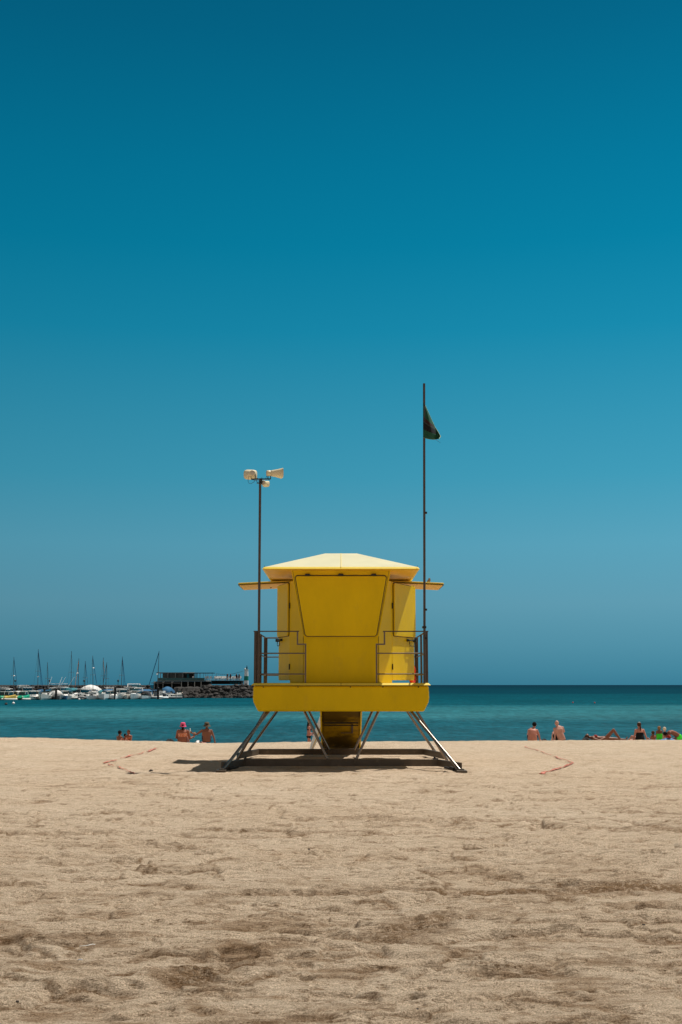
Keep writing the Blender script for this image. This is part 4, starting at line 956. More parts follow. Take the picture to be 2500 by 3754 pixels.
mb = MB(); f.torso(TL, mb, lat=(0, 1, 0), off=.009, rng=(2.8, 3.15)); mb.ell((-.33, -.07, .215), (.065, .065, .05)); mb.ell((-.33, .07, .215), (.065, .065, .05)); f.add('bikini_top', mb, M['red_c'])
mb = MB(); f.torso(TL, mb, lat=(0, 1, 0), off=.008, rng=(.0, 1.15)); f.add('bikini_bottom', mb, M['olive_c'])
# woman in a black swimsuit
f = Fig('person', seat(2346, 2714, 54), R(12), 'woman in black swimsuit with ponytail and white hairband sitting upright', M['sk_pink'], 'sunbathers sitting by the water')
TPw = [((0, 0, .04), .19, .14), ((0, -.01, .14), .19, .14), ((0, 0, .28), .155, .11), ((0, .01, .42), .165, .11), ((0, .02, .52), .15, .075), ((0, .03, .59), .055, .055)]
f.torso(TPw); f.head((0, .05, .71), (-.1, 1, 0), .1, (0, .02, .55)); std_legs(f, .11, .2)
f.arm((-.175, .01, .49), (-.25, -.02, .28), (-.33, -.02, .07), (-1, .2, 0), 1.05, .2); f.arm((.175, .01, .49), (.23, -.06, .28), (.30, -.10, .05), None, 1.05); f.done(); hair(f, M['hair_br'], 0, pony=3.0)
mb = MB(); f.torso(TPw, mb, off=.01, rng=(0, 2.9)); mb.capsule((-.11, -.06, .42), (-.12, .02, .55), .014, .012); mb.capsule((.11, -.06, .42), (.12, .02, .55), .014, .012); f.add('swimsuit', mb, M['black_c'])
mb = MB(); c, d, u, x, r = f.hc, f.hd, f.hu, f.hx, f.hr; mb.ell(c + u * r * 1.05 - d * r * .3, (r * .6, r * .3, r * .28)); f.add('hairband', mb, M['white_c'])
# low head
f = Fig('person', seat(2396, 2712, 57), R(30), 'dark haired child lying low with only the head showing beside the green shorts toddler', M['sk_red'], None, .62)
f.torso(TPm); f.head((0, .05, .735), (0, 1, 0), .13, (0, .03, .56)); std_legs(f); f.arm((-.19, .02, .53), (-.24, .1, .3), (-.1, .3, .25)); f.arm((.19, .02, .52), (.24, .1, .28), (.12, .3, .22)); f.done(); hair(f, M['hair_br']); shorts(f, M['blue_c'], TPm)
# toddler standing in green shorts
p = at(2418, 2712, 55); 
f = Fig('person', (p.x, 55, at(2418, 2663, 55).z - .80), R(-5), 'toddler standing in bright green shorts seen from behind', M['sk_tan'], None)
TT = [((0, 0, .36), .115, .085), ((0, 0, .42), .12, .09), ((0, 0, .50), .105, .08), ((0, 0, .56), .11, .075), ((0, 0, .615), .10, .055), ((0, 0, .64), .04, .04)]
f.torso(TT); f.head((0, .01, .71), (0, 1, 0), .085, (0, 0, .62))
for s in (-1, 1): f.leg((s * .06, 0, .36), (s * .07, .02, .2), (s * .07, -.01, .05), (s * .075, .08, .02), .62)
f.arm((.11, 0, .60), (.135, .03, .47), (.13, .08, .37), None, .6, .5); f.arm((-.11, 0, .60), (-.135, .03, .47), (-.13, .08, .37), None, .6, .5); f.done(.006); hair(f, M['hair_bl'])
mb = MB(); f.torso(TT, mb, off=.012, rng=(0, 1.9))
for s in (-1, 1): mb.capsule((s * .06, 0, .36), (s * .072, .015, .22), .066, .062)
f.add('shorts', mb, M['green_c'])
# child with pale cap behind
f = Fig('person', seat(2437, 2712, 56.5), R(-20), 'small child in a cream sun hat half hidden between the two in green shorts', M['sk_pale'], None, .9)
f.torso(TPk); f.head((0, .05, .66), (0, 1, 0), .095, (0, .03, .46)); std_legs(f, .07, .26, .75); f.arm((-.145, .02, .42), (-.2, .1, .22), (-.12, .28, .2), None, .75); f.arm((.145, .02, .42), (.2, .12, .24), (.1, .3, .22), None, .75); f.done()
mb, _, _ = f.cap(); f.add('sun_hat', mb, M['cream_c']); shorts(f, M['navy_c'], TPk, w=.07, kn=.26, r=.75)
# boy bending forward in green shorts, head to the left
p = seat(2490, 2712, 54.5)
f = Fig('person', p, 0, 'boy in bright green shorts bending forward over the striped towel', M['sk_red'], None)
TB = [((.02, 0, .10), .13, .13), ((-.02, 0, .20), .13, .13), ((-.16, .0, .32), .12, .11), ((-.32, .0, .40), .14, .10), ((-.44, .0, .38), .13, .08), ((-.50, .0, .36), .06, .05)]
f.torso(TB, lat=(0, 1, 0)); f.head((-.60, .0, .30), (-.6, -.1, -.8), .1, (-.46, 0, .37))
for s in (-1, 1): f.b.capsule((0, s * .08, .12), (-.28, s * .13, .08), .08, .055); f.b.capsule((-.28, s * .13, .08), (.05, s * .14, .045), .05, .034); f.b.capsule((.05, s * .14, .045), (.17, s * .14, .03), .034, .022)
f.arm((-.42, -.13, .38), (-.50, -.16, .2), (-.58, -.12, .06), None, .85); f.arm((-.42, .13, .38), (-.50, .16, .2), (-.60, .12, .06), None, .85)
f.done(); hair(f, M['hair_b']); mb = MB(); f.torso(TB, mb, lat=(0, 1, 0), off=.012, rng=(0, 1.3))
for s in (-1, 1): mb.capsule((0, s * .08, .12), (-.1, s * .1, .1), .094, .088)
f.add('shorts', mb, M['green_c'])

# bags, towels, cushions
def lump(name, px, Y, ax, az, m, label, cat, ay=.18, z0=0.0, seed=1, grp=None):
    p = at(px, 2715, Y); zg = ground(p.x, Y) + z0; rr = random.Random(seed); rg = []
    for i in range(9):
        f_ = -.25 + 1.7 * i / 8; row = []
        for k in range(20):
            a = 2 * math.pi * k / 20; q = 1 + .22 * math.sin(a * 3 + seed) * math.cos(f_) + .10 * (rr.random() - .5)
            row.append(Vector((p.x + ax * q * math.cos(f_) * math.cos(a), Y + ay * q * math.cos(f_) * math.sin(a), zg + az * math.sin(f_) * (1 + .18 * math.sin(a * 2 + seed)))))
        rg.append(row)
    mb = MB(); mb.rings(rg); o = mb.build(name, M[m], None, org=(p.x, Y, zg)); tag(o, label, cat, grp)
    s_ = o.modifiers.new('sub', 'SUBSURF'); s_.levels = 1; s_.render_levels = 1; return o
lump('beach_bag', 621, 52, .20, .18, 'bag', 'black beach bag beside the pink hat woman', 'bag', .16, .01, 2)
lump('towel', 592, 52.3, .17, .085, 'white_c', 'crumpled white towel left of the black beach bag', 'towel', .3, .02, 5)
lump('towel', 725, 52.3, .12, .12, 'white_c', 'white towel between the pink hat woman and the man in the brown hat', 'towel', .3, .01, 6)
lump('towel', 742, 52.4, .16, .10, 'salmon_c', 'salmon towel under the man in the brown hat', 'towel', .4, -.02, 7)
lump('beach_bag', 1994, 54.2, .12, .10, 'bag', 'small black bag right of the black haired man', 'bag', .1, .04, 8)
lump('cushion', 2146, 53.3, .17, .17, 'bag', 'black cushion under the head of the lying woman', 'cushion', .16, .02, 9)
lump('beach_bag', 2170, 53.3, .17, .09, 'bag', 'flat black bundle under the shoulders of the lying woman', 'bag', .12, .0, 10)
lump('towel', 2450, 54.0, .42, .16, 'blue_c', 'crumpled blue and white striped towel under the bending boy', 'towel', .3, .0, 11)
lump('beach_ball', 2453, 53.9, .11, .10, 'red_c', 'red and white ball lying on the striped towel', 'ball', .11, .19, 12)

# ------------------------------------------------------------------ far breakwater, harbour building, lighthouse
WL = SEA
def xw(px, Y): return at(px, 2550, Y).x
mb = MB(); Yb = 316
# long rubble core: left arm behind the marina and the head at the right
def core(px0, px1, Yc, top, half):
    n = 40; V = []; F = []
    for i in range(n + 1):
        px = px0 + (px1 - px0) * i / n; x = xw(px, Yc)
        for (dy, z) in ((-half, SEA - 2), (-half * .35, top - .3), (-half * .1, top), (half * .3, top), (half, SEA - 2)):
            V.append((x, Yc + dy + random.uniform(-.4, .4), z + (random.uniform(-.15, .15) if z > 0 else 0)))
    for i in range(n):
        for k in range(4): a = i * 5 + k; F.append((a, a + 5, a + 6, a + 1))
    for i in (0, n): F.append(tuple(i * 5 + k for k in range(5)))
    mb.add(V, F, False)
core(-420, 545, 324, 1.55, 7)
core(640, 990, 316, 1.15, 6)
o = mb.build('breakwater', M['rock'], None, org=(xw(300, 318), 318, SEA)); tag(o, 'long dark rubble breakwater bank behind the marina boats and under the lighthouse', 'breakwater')
rock_me = []
for sd in range(7):
    rr = random.Random(sd); mb = MB(); ph = [rr.uniform(0, 6) for _ in range(6)]; rg = []
    for i in range(8):
        f_ = -1.35 + 2.7 * i / 7; row = []
        for k in range(10):
            a = 2 * math.pi * k / 10; q = .8 + .35 * rr.random(); row.append(Vector((q * math.cos(f_) * math.cos(a) * 1.2, q * math.cos(f_) * math.sin(a), .72 * q * math.sin(f_))))
        rg.append(row)
    mb.rings(rg, smooth=False); o = mb.build('boulder', M['rock'] if sd % 3 else M['rock_light'], None); rock_me.append(o.data); bpy.data.objects.remove(o)
def boulder(x, y, z, s, i, grp, lab):
    o = bpy.data.objects.new('boulder', rock_me[i % 7]); COL.objects.link(o); o.location = (x, y, z); o.scale = (s, s, s); o.rotation_euler = (random.uniform(-.5, .5), random.uniform(-.5, .5), random.uniform(0, 6.28)); tag(o, lab, 'boulder', grp)
k = 0
for i in range(165):      # seaward head
    t = random.random(); px = 655 + 300 * (i / 165) + random.uniform(-4, 4); row = i % 5
    z = [SEA + .1, -.9, -.2, .45, 1.05][row] + random.uniform(-.2, .2)
    if px < 745: z = min(z, SEA + .3 + (px - 640) / 105 * 1.6)
    Y = 308.5 + (z - SEA) * 1.35 + random.uniform(-.5, .5)
    boulder(xw(px, Y), Y, z, random.uniform(.55, 1.0), i, 'boulders of the breakwater head', 'dark basalt boulder heaped in the breakwater head below the lighthouse')
for i in range(125):      # long arm crest
    px = -60 + 610 * i / 125 + random.uniform(-3, 3); z = (1.2, .6, -.1)[i % 3] + random.uniform(-.12, .08); Y = 318.5 - (1.2 - z) * 1.5
    boulder(xw(px, Y), Y, z, random.uniform(.35, .6), (i % 2) + 1, 'boulders of the long breakwater arm', 'dark basalt boulder on the long breakwater arm behind the marina boats')

# lighthouse
YL = 317; q = at(902.5, 2508, YL); top = at(902.5, 2457, YL).z; zb_l = 1.0; r = 8.6 / F_PX * YL * .98
LH = empty('lighthouse', (q.x, YL, zb_l), 'small white lighthouse with one green band on the breakwater head', 'lighthouse')
def seg(z0, z1, r0, r1, m, nm, par): mb = MB(); mb.lathe((q.x, YL, z0), [(r0, 0), (r1, z1 - z0)], n=8, smooth=False); return mb.build(nm, m, par)
H = top - zb_l
tw_ = seg(zb_l, zb_l + H * .40, r * 1.05, r * .98, M['white'], 'tower', LH); seg(zb_l + H * .40, zb_l + H * .66, r * .985, r * .92, M['lgreen'], 'band', LH); seg(zb_l + H * .66, top, r * .93, r * .80, M['white'], 'tower_top', LH)
mb = MB(); mb.lathe((q.x, YL, top), [(r * .95, 0), (r * .95, .18), (r * .2, .2)], n=8, smooth=False); mb.build('gallery', M['offwhite'], LH)
mb = MB(); mb.tube((q.x + .12, YL, top + .2), (q.x + .12, YL, top + .75), .16, n=10); mb.tube((q.x + .12, YL, top + .7), (q.x + .12, YL, top + 1.25), .05, n=6); mb.box(q.x - .05, q.x + .3, YL - .1, YL + .1, top + .75, top + .9); mb.build('lantern', M['dark'], LH)
mb = MB(); mb.ell((q.x - .28, YL - .1, top + .35), (.2, .2, .2)); mb.build('lamp', M['white'], LH)
mb = MB(); mb.box(q.x - .22, q.x + .22, YL - r - .02, YL - r + .3, zb_l, zb_l + 1.0); mb.build('door', M['dark'], LH)

# two-storey harbour restaurant
YBD = 322
def R3(X, Y, d=YBD): return at(560 + .25510 * X, 2370 + .25510 * Y, d)
BX = R3(60, 500).x
BL = empty('harbour_restaurant', (BX, YBD, -.8), 'low two storey glazed restaurant with roof terrace on the harbour mole', 'building')
def bxp(nm, X0, X1, Y0, Y1, dy, m, par=None, y0=0.0):
    a = R3(X0, Y1); b = R3(X1, Y0); mb = MB(); mb.box(a.x, b.x, YBD + y0, YBD + y0 + dy, a.z, b.z); return mb.build(nm, m, par or BL)
rf = bxp('roof', 60, 600, 373, 384, 10, M['concrete'], y0=-1)
bxp('roof_fascia', 440, 600, 371, 380, .3, M['offwhite'], rf, y0=-1.3)
bxp('glazed_wall', 135, 595, 384, 488, 7, M['glass'], y0=.6)
slab = bxp('floor_slab', 76, 845, 489, 501, 10, M['concrete'], y0=-1.5)
bxp('slab_edge', 778, 845, 487, 502, .3, M['offwhite'], slab, y0=-1.9)
for X in (117, 222, 332, 437, 600): bxp('column', X - 5, X + 5, 380, 489, .3, M['grey'], y0=-.9)
bxp('wall_panel', 443, 590, 392, 488, 3, M['dconcrete'], y0=.2)
bxp('window', 488, 522, 395, 484, .2, M['canvas_teal'], y0=-.05)
pg = bxp('pergola', 600, 876, 377, 387, 4, M['dark'], y0=-1)
for X in (622, 640, 662, 690, 722, 757, 795, 858, 918): bxp('pergola_post', X - 2.5, X + 2.5, 385, 489, .15, M['grey'], pg, y0=-.8 + (X % 3))
a = R3(80, 489); b = R3(1280, 452); 
gm = mat('balustrade_glass', (.025, .10, .105), .2, spec=.5)
mb = MB(); mb.box(a.x, R3(760, 0).x, YBD - 1.45, YBD - 1.42, a.z, b.z); mb.build('balustrade', gm, BL)
bxp('terrace_slab', 845, 1282, 490, 500, 8, M['dconcrete'], y0=-1.5)
for X in range(860, 1285, 52): bxp('rail_post', X - 2, X + 2, 450, 490, .12, M['grey'], y0=-1.5)
bxp('handrail', 850, 1282, 450, 454, .1, M['grey'], y0=-1.5)
bxp('lower_wall', 0, 800, 503, 612, 7, M['dconcrete'], y0=1.2)
bxp('lower_wing', 845, 1275, 500, 542, 6, M['dconcrete'], y0=.4)
for X in (1120, 1160, 1195, 1235): bxp('window', X - 14, X + 14, 506, 534, .3, M['canvas_teal'], y0=.15)
for X in (30, 155, 282, 420, 513, 608, 701):
    bxp('column', X - 5, X + 5, 503, 610, .35, M['offwhite'], y0=-1.2)
for X in (30, 160, 285):
    a = R3(X - 10, 522); b = R3(X + 22, 505); mb = MB(); mb.bar(a + Vector((0, -1.3, 0)), b + Vector((0, -1.3, 0)), .12, .12); mb.build('awning_arm', M['offwhite'], BL)
bxp('awning', -5, 410, 520, 530, 2, M['concrete'], y0=-2.2)
# quay with sloping ramp
mb = MB(); a = R3(-60, 612, 317); b = R3(800, 740, 317); mb.box(xw(500, 317), xw(748, 317), 316.2, 329, SEA - 1, R3(0, 612, 317).z)
o = mb.build('quay_wall', M['dconcrete'], None, org=(xw(600, 317), 317, SEA)); tag(o, 'dark concrete quay under the harbour restaurant', 'quay')
mb = MB(); a = R3(400, 690, 315); b = R3(700, 590, 315); mb.hexa([(a.x, 314, SEA - .5), (b.x, 314, SEA - .5), (b.x, 316, SEA - .5), (a.x, 316, SEA - .5), (a.x, 314, a.z), (b.x, 314, b.z), (b.x, 316, b.z), (a.x, 316, a.z)])
o = mb.build('boat_ramp', M['concrete'], None, org=(a.x, 315, SEA)); tag(o, 'sloping concrete boat ramp in front of the quay beside the rocks', 'ramp')
# terrace chairs and guests
ch = empty('terrace_chair', (0, 0, 0)); mb = MB(); mb.box(-.25, .25, -.25, .25, .42, .47); mb.build('seat', M['white'], ch); mb = MB(); mb.box(-.25, .25, .22, .27, .45, .95); mb.build('backrest', M['white'], ch)
for sx_ in (-.22, .22):
    for sy_ in (-.22, .22): mb = MB(); mb.bar((sx_, sy_, 0), (sx_, sy_, .42), .04); mb.build('leg', M['white'], ch)
first = True
for i, X in enumerate([575, 770, 783, 822, 890, 905, 925, 948, 968, 985, 1002, 1020, 1040, 1062, 1085, 1112, 1135, 1158, 1180, 1205, 1228, 1250]):
    c = ch if first else copy_tree(ch); first = False
    q = R3(X, 489, YBD + random.uniform(-1.0, .4)); c.location = (q.x, q.y, R3(0, 489).z + .02); c.rotation_euler = (0, 0, random.uniform(-1, 1)); c.scale = (1.15,) * 3
    tag(c, 'white chair on the roof terrace of the harbour restaurant', 'chair', 'white chairs on the roof terrace')
mb = MB(); mb.capsule((-.1, 0, .08), (-.1, 0, .85), .07, .1); mb.capsule((.1, .05, .08), (.1, 0, .85), .07, .1); mb.capsule((0, 0, .9), (0, 0, 1.35), .17, .2); mb.ell((0, 0, 1.62), (.1, .12, .13)); mb.capsule((0, 0, 1.4), (0, 0, 1.6), .06, .06)
for s in (-1, 1): mb.capsule((s * .22, 0, 1.38), (s * .27, .05, 1.1), .05, .04); mb.capsule((s * .27, .05, 1.1), (s * .22, .2, .9), .04, .035)
gb = mb.build('person', M['sk_br'], None, remesh=.03)
mb = MB(); mb.capsule((0, 0, .85), (0, 0, 1.35), .20, .225); sh_ = mb.build('shirt', M['navy_c'], gb, remesh=.03)
first = True
for X, m, lab in ((1075, 'navy_c', 'leftmost standing guest in dark shirt on the roof terrace'), (1120, 'black_c', 'standing guest in black shirt mid way along the roof terrace'), (1205, 'navy_c', 'standing guest in navy shirt near the right end of the terrace'), (1243, 'black_c', 'guest in black shirt standing nearest the lighthouse on the terrace')):
    c = gb if first else copy_tree(gb); first = False
    c.location = (R3(X, 489).x, YBD - .6, R3(0, 489).z + .02); c.rotation_euler = (0, 0, random.uniform(0, 6)); tag(c, lab, 'person', 'guests on the roof terrace')
# string of lights from the terrace to the lighthouse
pts = []
for i in range(15):
    t = i / 14; pts.append(R3(918 + t * 390, 392 - 42 * t + 26 * math.sin(math.pi * t), 320))
mb = MB(); mb.path(pts, .03, 5)
for p in pts[1:-1]: mb.ell(p - Vector((0, 0, .06)), (.06, .06, .07), n=6, m=5)
o = mb.build('string_lights', M['dark'], None, org=pts[0]); tag(o, 'thin dark string of bulbs running from the terrace to the lighthouse', 'string lights')

# lamp posts on the breakwater
def lamp_post():
    t = empty('street_lamp', (0, 0, 0)); mb = MB(); mb.tube((0, 0, 0), (0, 0, 1.3), .06, n=8); mb.build('pole', M['dark'], t)
    mb = MB(); mb.lathe((0, 0, 1.0), [(.12, 0), (.28, .12), (.26, .30), (.10, .42), (.05, .6)], n=10); mb.build('lamp_head', M['dark'], t); return t
lp = lamp_post(); first = True
for px, nm in ((55, 'leftmost'), (181, 'second'), (308, 'third'), (432.5, 'rightmost')):
    c = lp if first else copy_tree(lp); first = False; q = at(px, 2509, 323); c.location = (q.x, 323, 1.5); tag(c, nm + ' of the four dark lamp posts along the breakwater top', 'street lamp', 'lamp posts on the breakwater')

# ------------------------------------------------------------------ boats
def wlp(px, wl):
    Y = 263 + (2567 - wl) * 3.6 if wl >= 2556.5 else (299 if wl >= 2554 else 309 + (px % 3) * .5)
    p = at(px, 2550, Y); return Vector((p.x, Y, SEA))
def hull_mb(Lh, B, D, sheer=.35):
    """bow at +y; waterline z=0"""
    rg = []; 
    for i in range(11):
        t = i / 10; y = -Lh / 2 + Lh * t; w = B / 2 * (1 - max(0, (t - .45) / .55) ** 2.2) * (.86 + .14 * min(1, t * 3)); w = max(w, .03); zt = D * (1 + sheer * t * t)
        rg.append([Vector((-w, y, zt)), Vector((-w * .93, y - (.02), D * .35)), Vector((-w * .6, y - .12 * t, -.12)), Vector((0, y - .2 * t, -.28)), Vector((w * .6, y - .12 * t, -.12)), Vector((w * .93, y - .02, D * .35)), Vector((w, y, zt))])
    mb = MB(); mb.rings(rg, smooth=False); return mb
def motorboat(px, wl, hd, Lh, kind, label, hm='white', cm='canvas_blue', name='motorboat', cat='boat', B=None):
    p = wlp(px, wl); sc_ = 1.02 if wl >= 2556.5 else (1.22 if wl >= 2554 else (1.15 if kind == 'fisher' else 1.4))
    o = empty(name, (0, 0, 0), label, cat, 'boats moored in the marina'); B = B or Lh * .36; D = .62 if Lh < 7 else .95
    def bd(nm, mb, m, par=None): return mb.build(nm, M[m], par or o)
    h = bd('hull', hull_mb(Lh, B, D), hm)
    mb = MB(); mb.bar((-B / 2 * .97, -Lh / 2, D * .8), (-B / 2 * .97, Lh * .1, D * .85), .06, .10); mb.bar((B / 2 * .97, -Lh / 2, D * .8), (B / 2 * .97, Lh * .1, D * .85), .06, .10); bd('rub_rail', mb, 'canvas_dark' if hm == 'white' else 'white', h)
    if kind in ('cabin', 'fisher', 'cruiser'):
        y0, y1 = (-Lh * .12, Lh * .24); hc = 1.25 if kind != 'cruiser' else .85; w2 = B * .36; zt = D + hc
        mb = MB(); mb.hexa([(-w2, y0, D * .9), (w2, y0, D * .9), (w2 * .8, y1 + .5, D * .95), (-w2 * .8, y1 + .5, D * .95), (-w2 * .74, y0 + .15, zt), (w2 * .74, y0 + .15, zt), (w2 * .6, y1 - .3, zt), (-w2 * .6, y1 - .3, zt)]); cb = bd('cabin', mb, 'white')
        mb = MB(); mb.hexa([(-w2 * .95, y1, D * .8), (w2 * .95, y1, D * .8), (w2 * .2, Lh * .46, D * 1.2), (-w2 * .2, Lh * .46, D * 1.2), (-w2 * .7, y1, D + hc * .5), (w2 * .7, y1, D + hc * .5), (w2 * .12, Lh * .44, D * 1.32), (-w2 * .12, Lh * .44, D * 1.32)]); bd('foredeck', mb, 'white')
        mb = MB(); z0 = D + hc * .45; z1 = D + hc * .86
        for s in (-1, 1): mb.hexa([(s * w2 * .98, y0 + .15, z0), (s * (w2 * .98 + .02), y0 + .15, z0), (s * w2 * .86, y1 + .1, z0), (s * w2 * .84, y1 + .1, z0), (s * w2 * .80, y0 + .2, z1), (s * (w2 * .80 + .03), y0 + .2, z1), (s * w2 * .70, y1 - .15, z1), (s * w2 * .66, y1 - .15, z1)])
        mb.box(-w2 * .72, w2 * .72, y0 - .03, y0, z0 - .1, z1); mb.hexa([(-w2 * .66, y1 + .28, z0), (w2 * .66, y1 + .28, z0), (w2 * .66, y1 + .24, z0), (-w2 * .66, y1 + .24, z0), (-w2 * .64, y1 + .09, z1), (w2 * .64, y1 + .09, z1), (w2 * .64, y1 + .05, z1), (-w2 * .64, y1 + .05, z1)]); bd('window', mb, 'glass', cb)
        mb = MB(); mb.box(-w2 * 1.05, w2 * 1.05, y0 - (.9 if kind == 'fisher' else .4), y1 + .1, zt, zt + .09); rf_ = bd('roof', mb, 'white', cb)
        if kind == 'fisher':
            mb = MB(); mb.box(-w2 * .8, w2 * .8, y0 - .6, y1 * .5, zt + .85, zt + .92); bd('top', mb, 'white')
            mb = MB()
            for sx_ in (-.7, .7):
                for yy in (y0 - .5, y1 * .4): mb.tube((w2 * sx_, yy, zt), (w2 * sx_, yy, zt + .87), .035, n=6)
            bd('frame', mb, 'mast')
            for s in (-1, 1): mb = MB(); mb.tube((s * w2, y0, zt), (s * w2 - 1.0, y0 - 1.2, zt + 2.4), .028, n=6); bd('outrigger', mb, 'white')
        if kind == 'cruiser':
            mb = MB(); mb.hexa([(-w2, y0 - .9, zt - .1), (w2, y0 - .9, zt - .1), (w2, y0 - .6, zt - .1), (-w2, y0 - .6, zt - .1), (-w2, y0 - .5, zt + .75), (w2, y0 - .5, zt + .75), (w2, y0 - .2, zt + .75), (-w2, y0 - .2, zt + .75)]); mb = MB()
            for s in (-1, 1): mb.bar((s * w2, y0 - 1.0, D), (s * w2, y0 - .4, zt + .7), .12, .25)
            mb.bar((-w2 - .06, y0 - .4, zt + .7), (w2 + .06, y0 - .4, zt + .7), .25, .12); bd('arch', mb, 'white')
            mb = MB(); mb.hexa([(-w2 * .7, y1 * .3, zt + .09), (w2 * .7, y1 * .3, zt + .09), (w2 * .6, y1 * .9, zt + .09), (-w2 * .6, y1 * .9, zt + .09), (-w2 * .65, y1 * .2, zt + .5), (w2 * .65, y1 * .2, zt + .5), (w2 * .6, y1 * .35, zt + .5), (-w2 * .6, y1 * .35, zt + .5)]); bd('windscreen', mb, 'glass')
    if kind in ('canopy', 'tent'):
        mb = MB(); rg = []; hh = 1.25 if kind == 'canopy' else 1.5
        for i in range(5):
            y = -Lh * .4 + Lh * (.5 if kind == 'canopy' else .75) * i / 4; k_ = 1 if kind == 'canopy' else (.55 + .45 * math.sin(math.pi * (i + .6) / 5))
            rg.append([Vector((B * .44 * math.cos(a), y, D * .9 + (hh * k_) * math.sin(a) ** .7)) for a in [math.pi * j / 10 for j in range(11)]])
        mb.rings(rg); bd('canopy', mb, cm)
        mb = MB(); mb.hexa([(-B * .34, Lh * .1, D), (B * .34, Lh * .1, D), (B * .3, Lh * .2, D), (-B * .3, Lh * .2, D), (-B * .34, Lh * .06, D + .5), (B * .34, Lh * .06, D + .5), (B * .3, Lh * .08, D + .5), (-B * .3, Lh * .08, D + .5)]); bd('windscreen', mb, 'glass')
    if kind == 'open':
        mb = MB(); mb.box(-.4, .4, -Lh * .05, Lh * .1, D * .7, D + .55); c_ = bd('console', mb, 'white'); mb = MB(); mb.box(-.38, .38, Lh * .09, Lh * .1 + .03, D + .55, D + .85); bd('windscreen', mb, 'glass', c_)
        mb = MB(); mb.box(-B * .3, B * .3, -Lh * .33, -Lh * .25, D * .8, D + .15); bd('seat', mb, 'offwhite')
    if kind in ('open', 'canopy', 'cabin', 'tent'):
        mb = MB(); mb.box(-.16, .16, -Lh / 2 - .35, -Lh / 2 - .02, D * .55, D + .45); mb.box(-.07, .07, -Lh / 2 - .28, -Lh / 2 - .1, -.2, D * .55); bd('outboard_motor', mb, 'canvas_dark')
    mb = MB()
    for s in (-1, 1): mb.path([(s * B * .42, Lh * .12, D * 1.05), (s * B * .38, Lh * .2, D * 1.1 + .4), (s * B * .25, Lh * .37, D * 1.2 + .42), (0, Lh * .47, D * 1.3 + .42)], .022, 5)
    bd('bow_rail', mb, 'steel')
    o.rotation_euler = (0, 0, R(hd)); o.location = (p.x, p.y, SEA); o.scale = (sc_,) * 3; return o
def rib(px, wl, hd, Lh, label, m='grey'):
    p = wlp(px, wl); o = empty('inflatable_boat', (0, 0, 0), label, 'dinghy', 'boats moored in the marina'); B = Lh * .4
    mb = MB(); pts = [(-B / 2, -Lh / 2, .3), (-B / 2, Lh * .15, .32), (-B * .38, Lh * .35, .38), (0, Lh * .48, .46), (B * .38, Lh * .35, .38), (B / 2, Lh * .15, .32), (B / 2, -Lh / 2, .3)]; mb.path(pts, .24, 10); mb.build('tube', M[m], o)
    mb = MB(); mb.box(-B / 2, B / 2, -Lh * .45, Lh * .2, .05, .14); mb.build('floor', M['offwhite'], o)
    mb = MB(); mb.box(-.15, .15, -Lh / 2 - .3, -Lh / 2, .2, 1.05); mb.build('outboard_motor', M['canvas_dark'], o)
    mb = MB(); mb.path([(-B / 2, -Lh * .3, .4), (-B / 2, -Lh * .3, 1.2), (0, -Lh * .3, 1.45), (B / 2, -Lh * .3, 1.2), (B / 2, -Lh * .3, .4)], .05, 6); mb.build('arch', M['white'], o)
    mb = MB(); mb.box(-.3, .3, -.2, .3, .14, .95); mb.build('console', M['white'], o)
    o.rotation_euler = (0, 0, R(hd)); o.location = (p.x, p.y, SEA)
def pedal(px, wl, hd, m, label):
    p = wlp(px, wl); o = empty('pedal_boat', (0, 0, 0), label, 'pedal boat', 'pedal boats at the near pontoon')
    for s in (-1, 1): mb = MB(); mb.capsule((s * .75, -1.7, .12), (s * .75, 1.6, .2), .32, .26, 10); mb.build('float', M['offwhite'], o)
    mb = MB(); mb.hexa([(-.95, -1.6, .35), (.95, -1.6, .35), (.95, 1.7, .35), (-.95, 1.7, .35), (-.95, -1.5, 1.15), (.95, -1.5, 1.15), (.85, 1.4, .85), (-.85, 1.4, .85)]); b_ = mb.build('car_body', M[m], o, bevel=.12)
    mb = MB(); mb.hexa([(-.82, -.9, 1.12), (.82, -.9, 1.12), (.82, .75, 1.0), (-.82, .75, 1.0), (-.7, -.6, 1.72), (.7, -.6, 1.72), (.7, .3, 1.72), (-.7, .3, 1.72)]); mb.build('windscreen', M['glass'], o)
    mb = MB(); mb.box(-.78, .78, -.75, .45, 1.72, 1.82); mb.build('roof', M['white'], o, bevel=.04)
    for s in (-1, 1): mb = MB(); mb.ell((s * .6, 1.5, .7), (.16, .1, .14), n=8, m=6); mb.build('headlight', M['white'], b_)
    mb = MB()
    for s in (-1, 1):
        for yy in (-.75, .45): mb.bar((s * .76, yy - (.1 if yy < 0 else -.15), 1.08), (s * .74, yy, 1.74), .07)
    mb.build('pillar', M['white'], o)
    o.rotation_euler = (0, 0, R(hd)); o.location = (p.x, p.y, SEA)
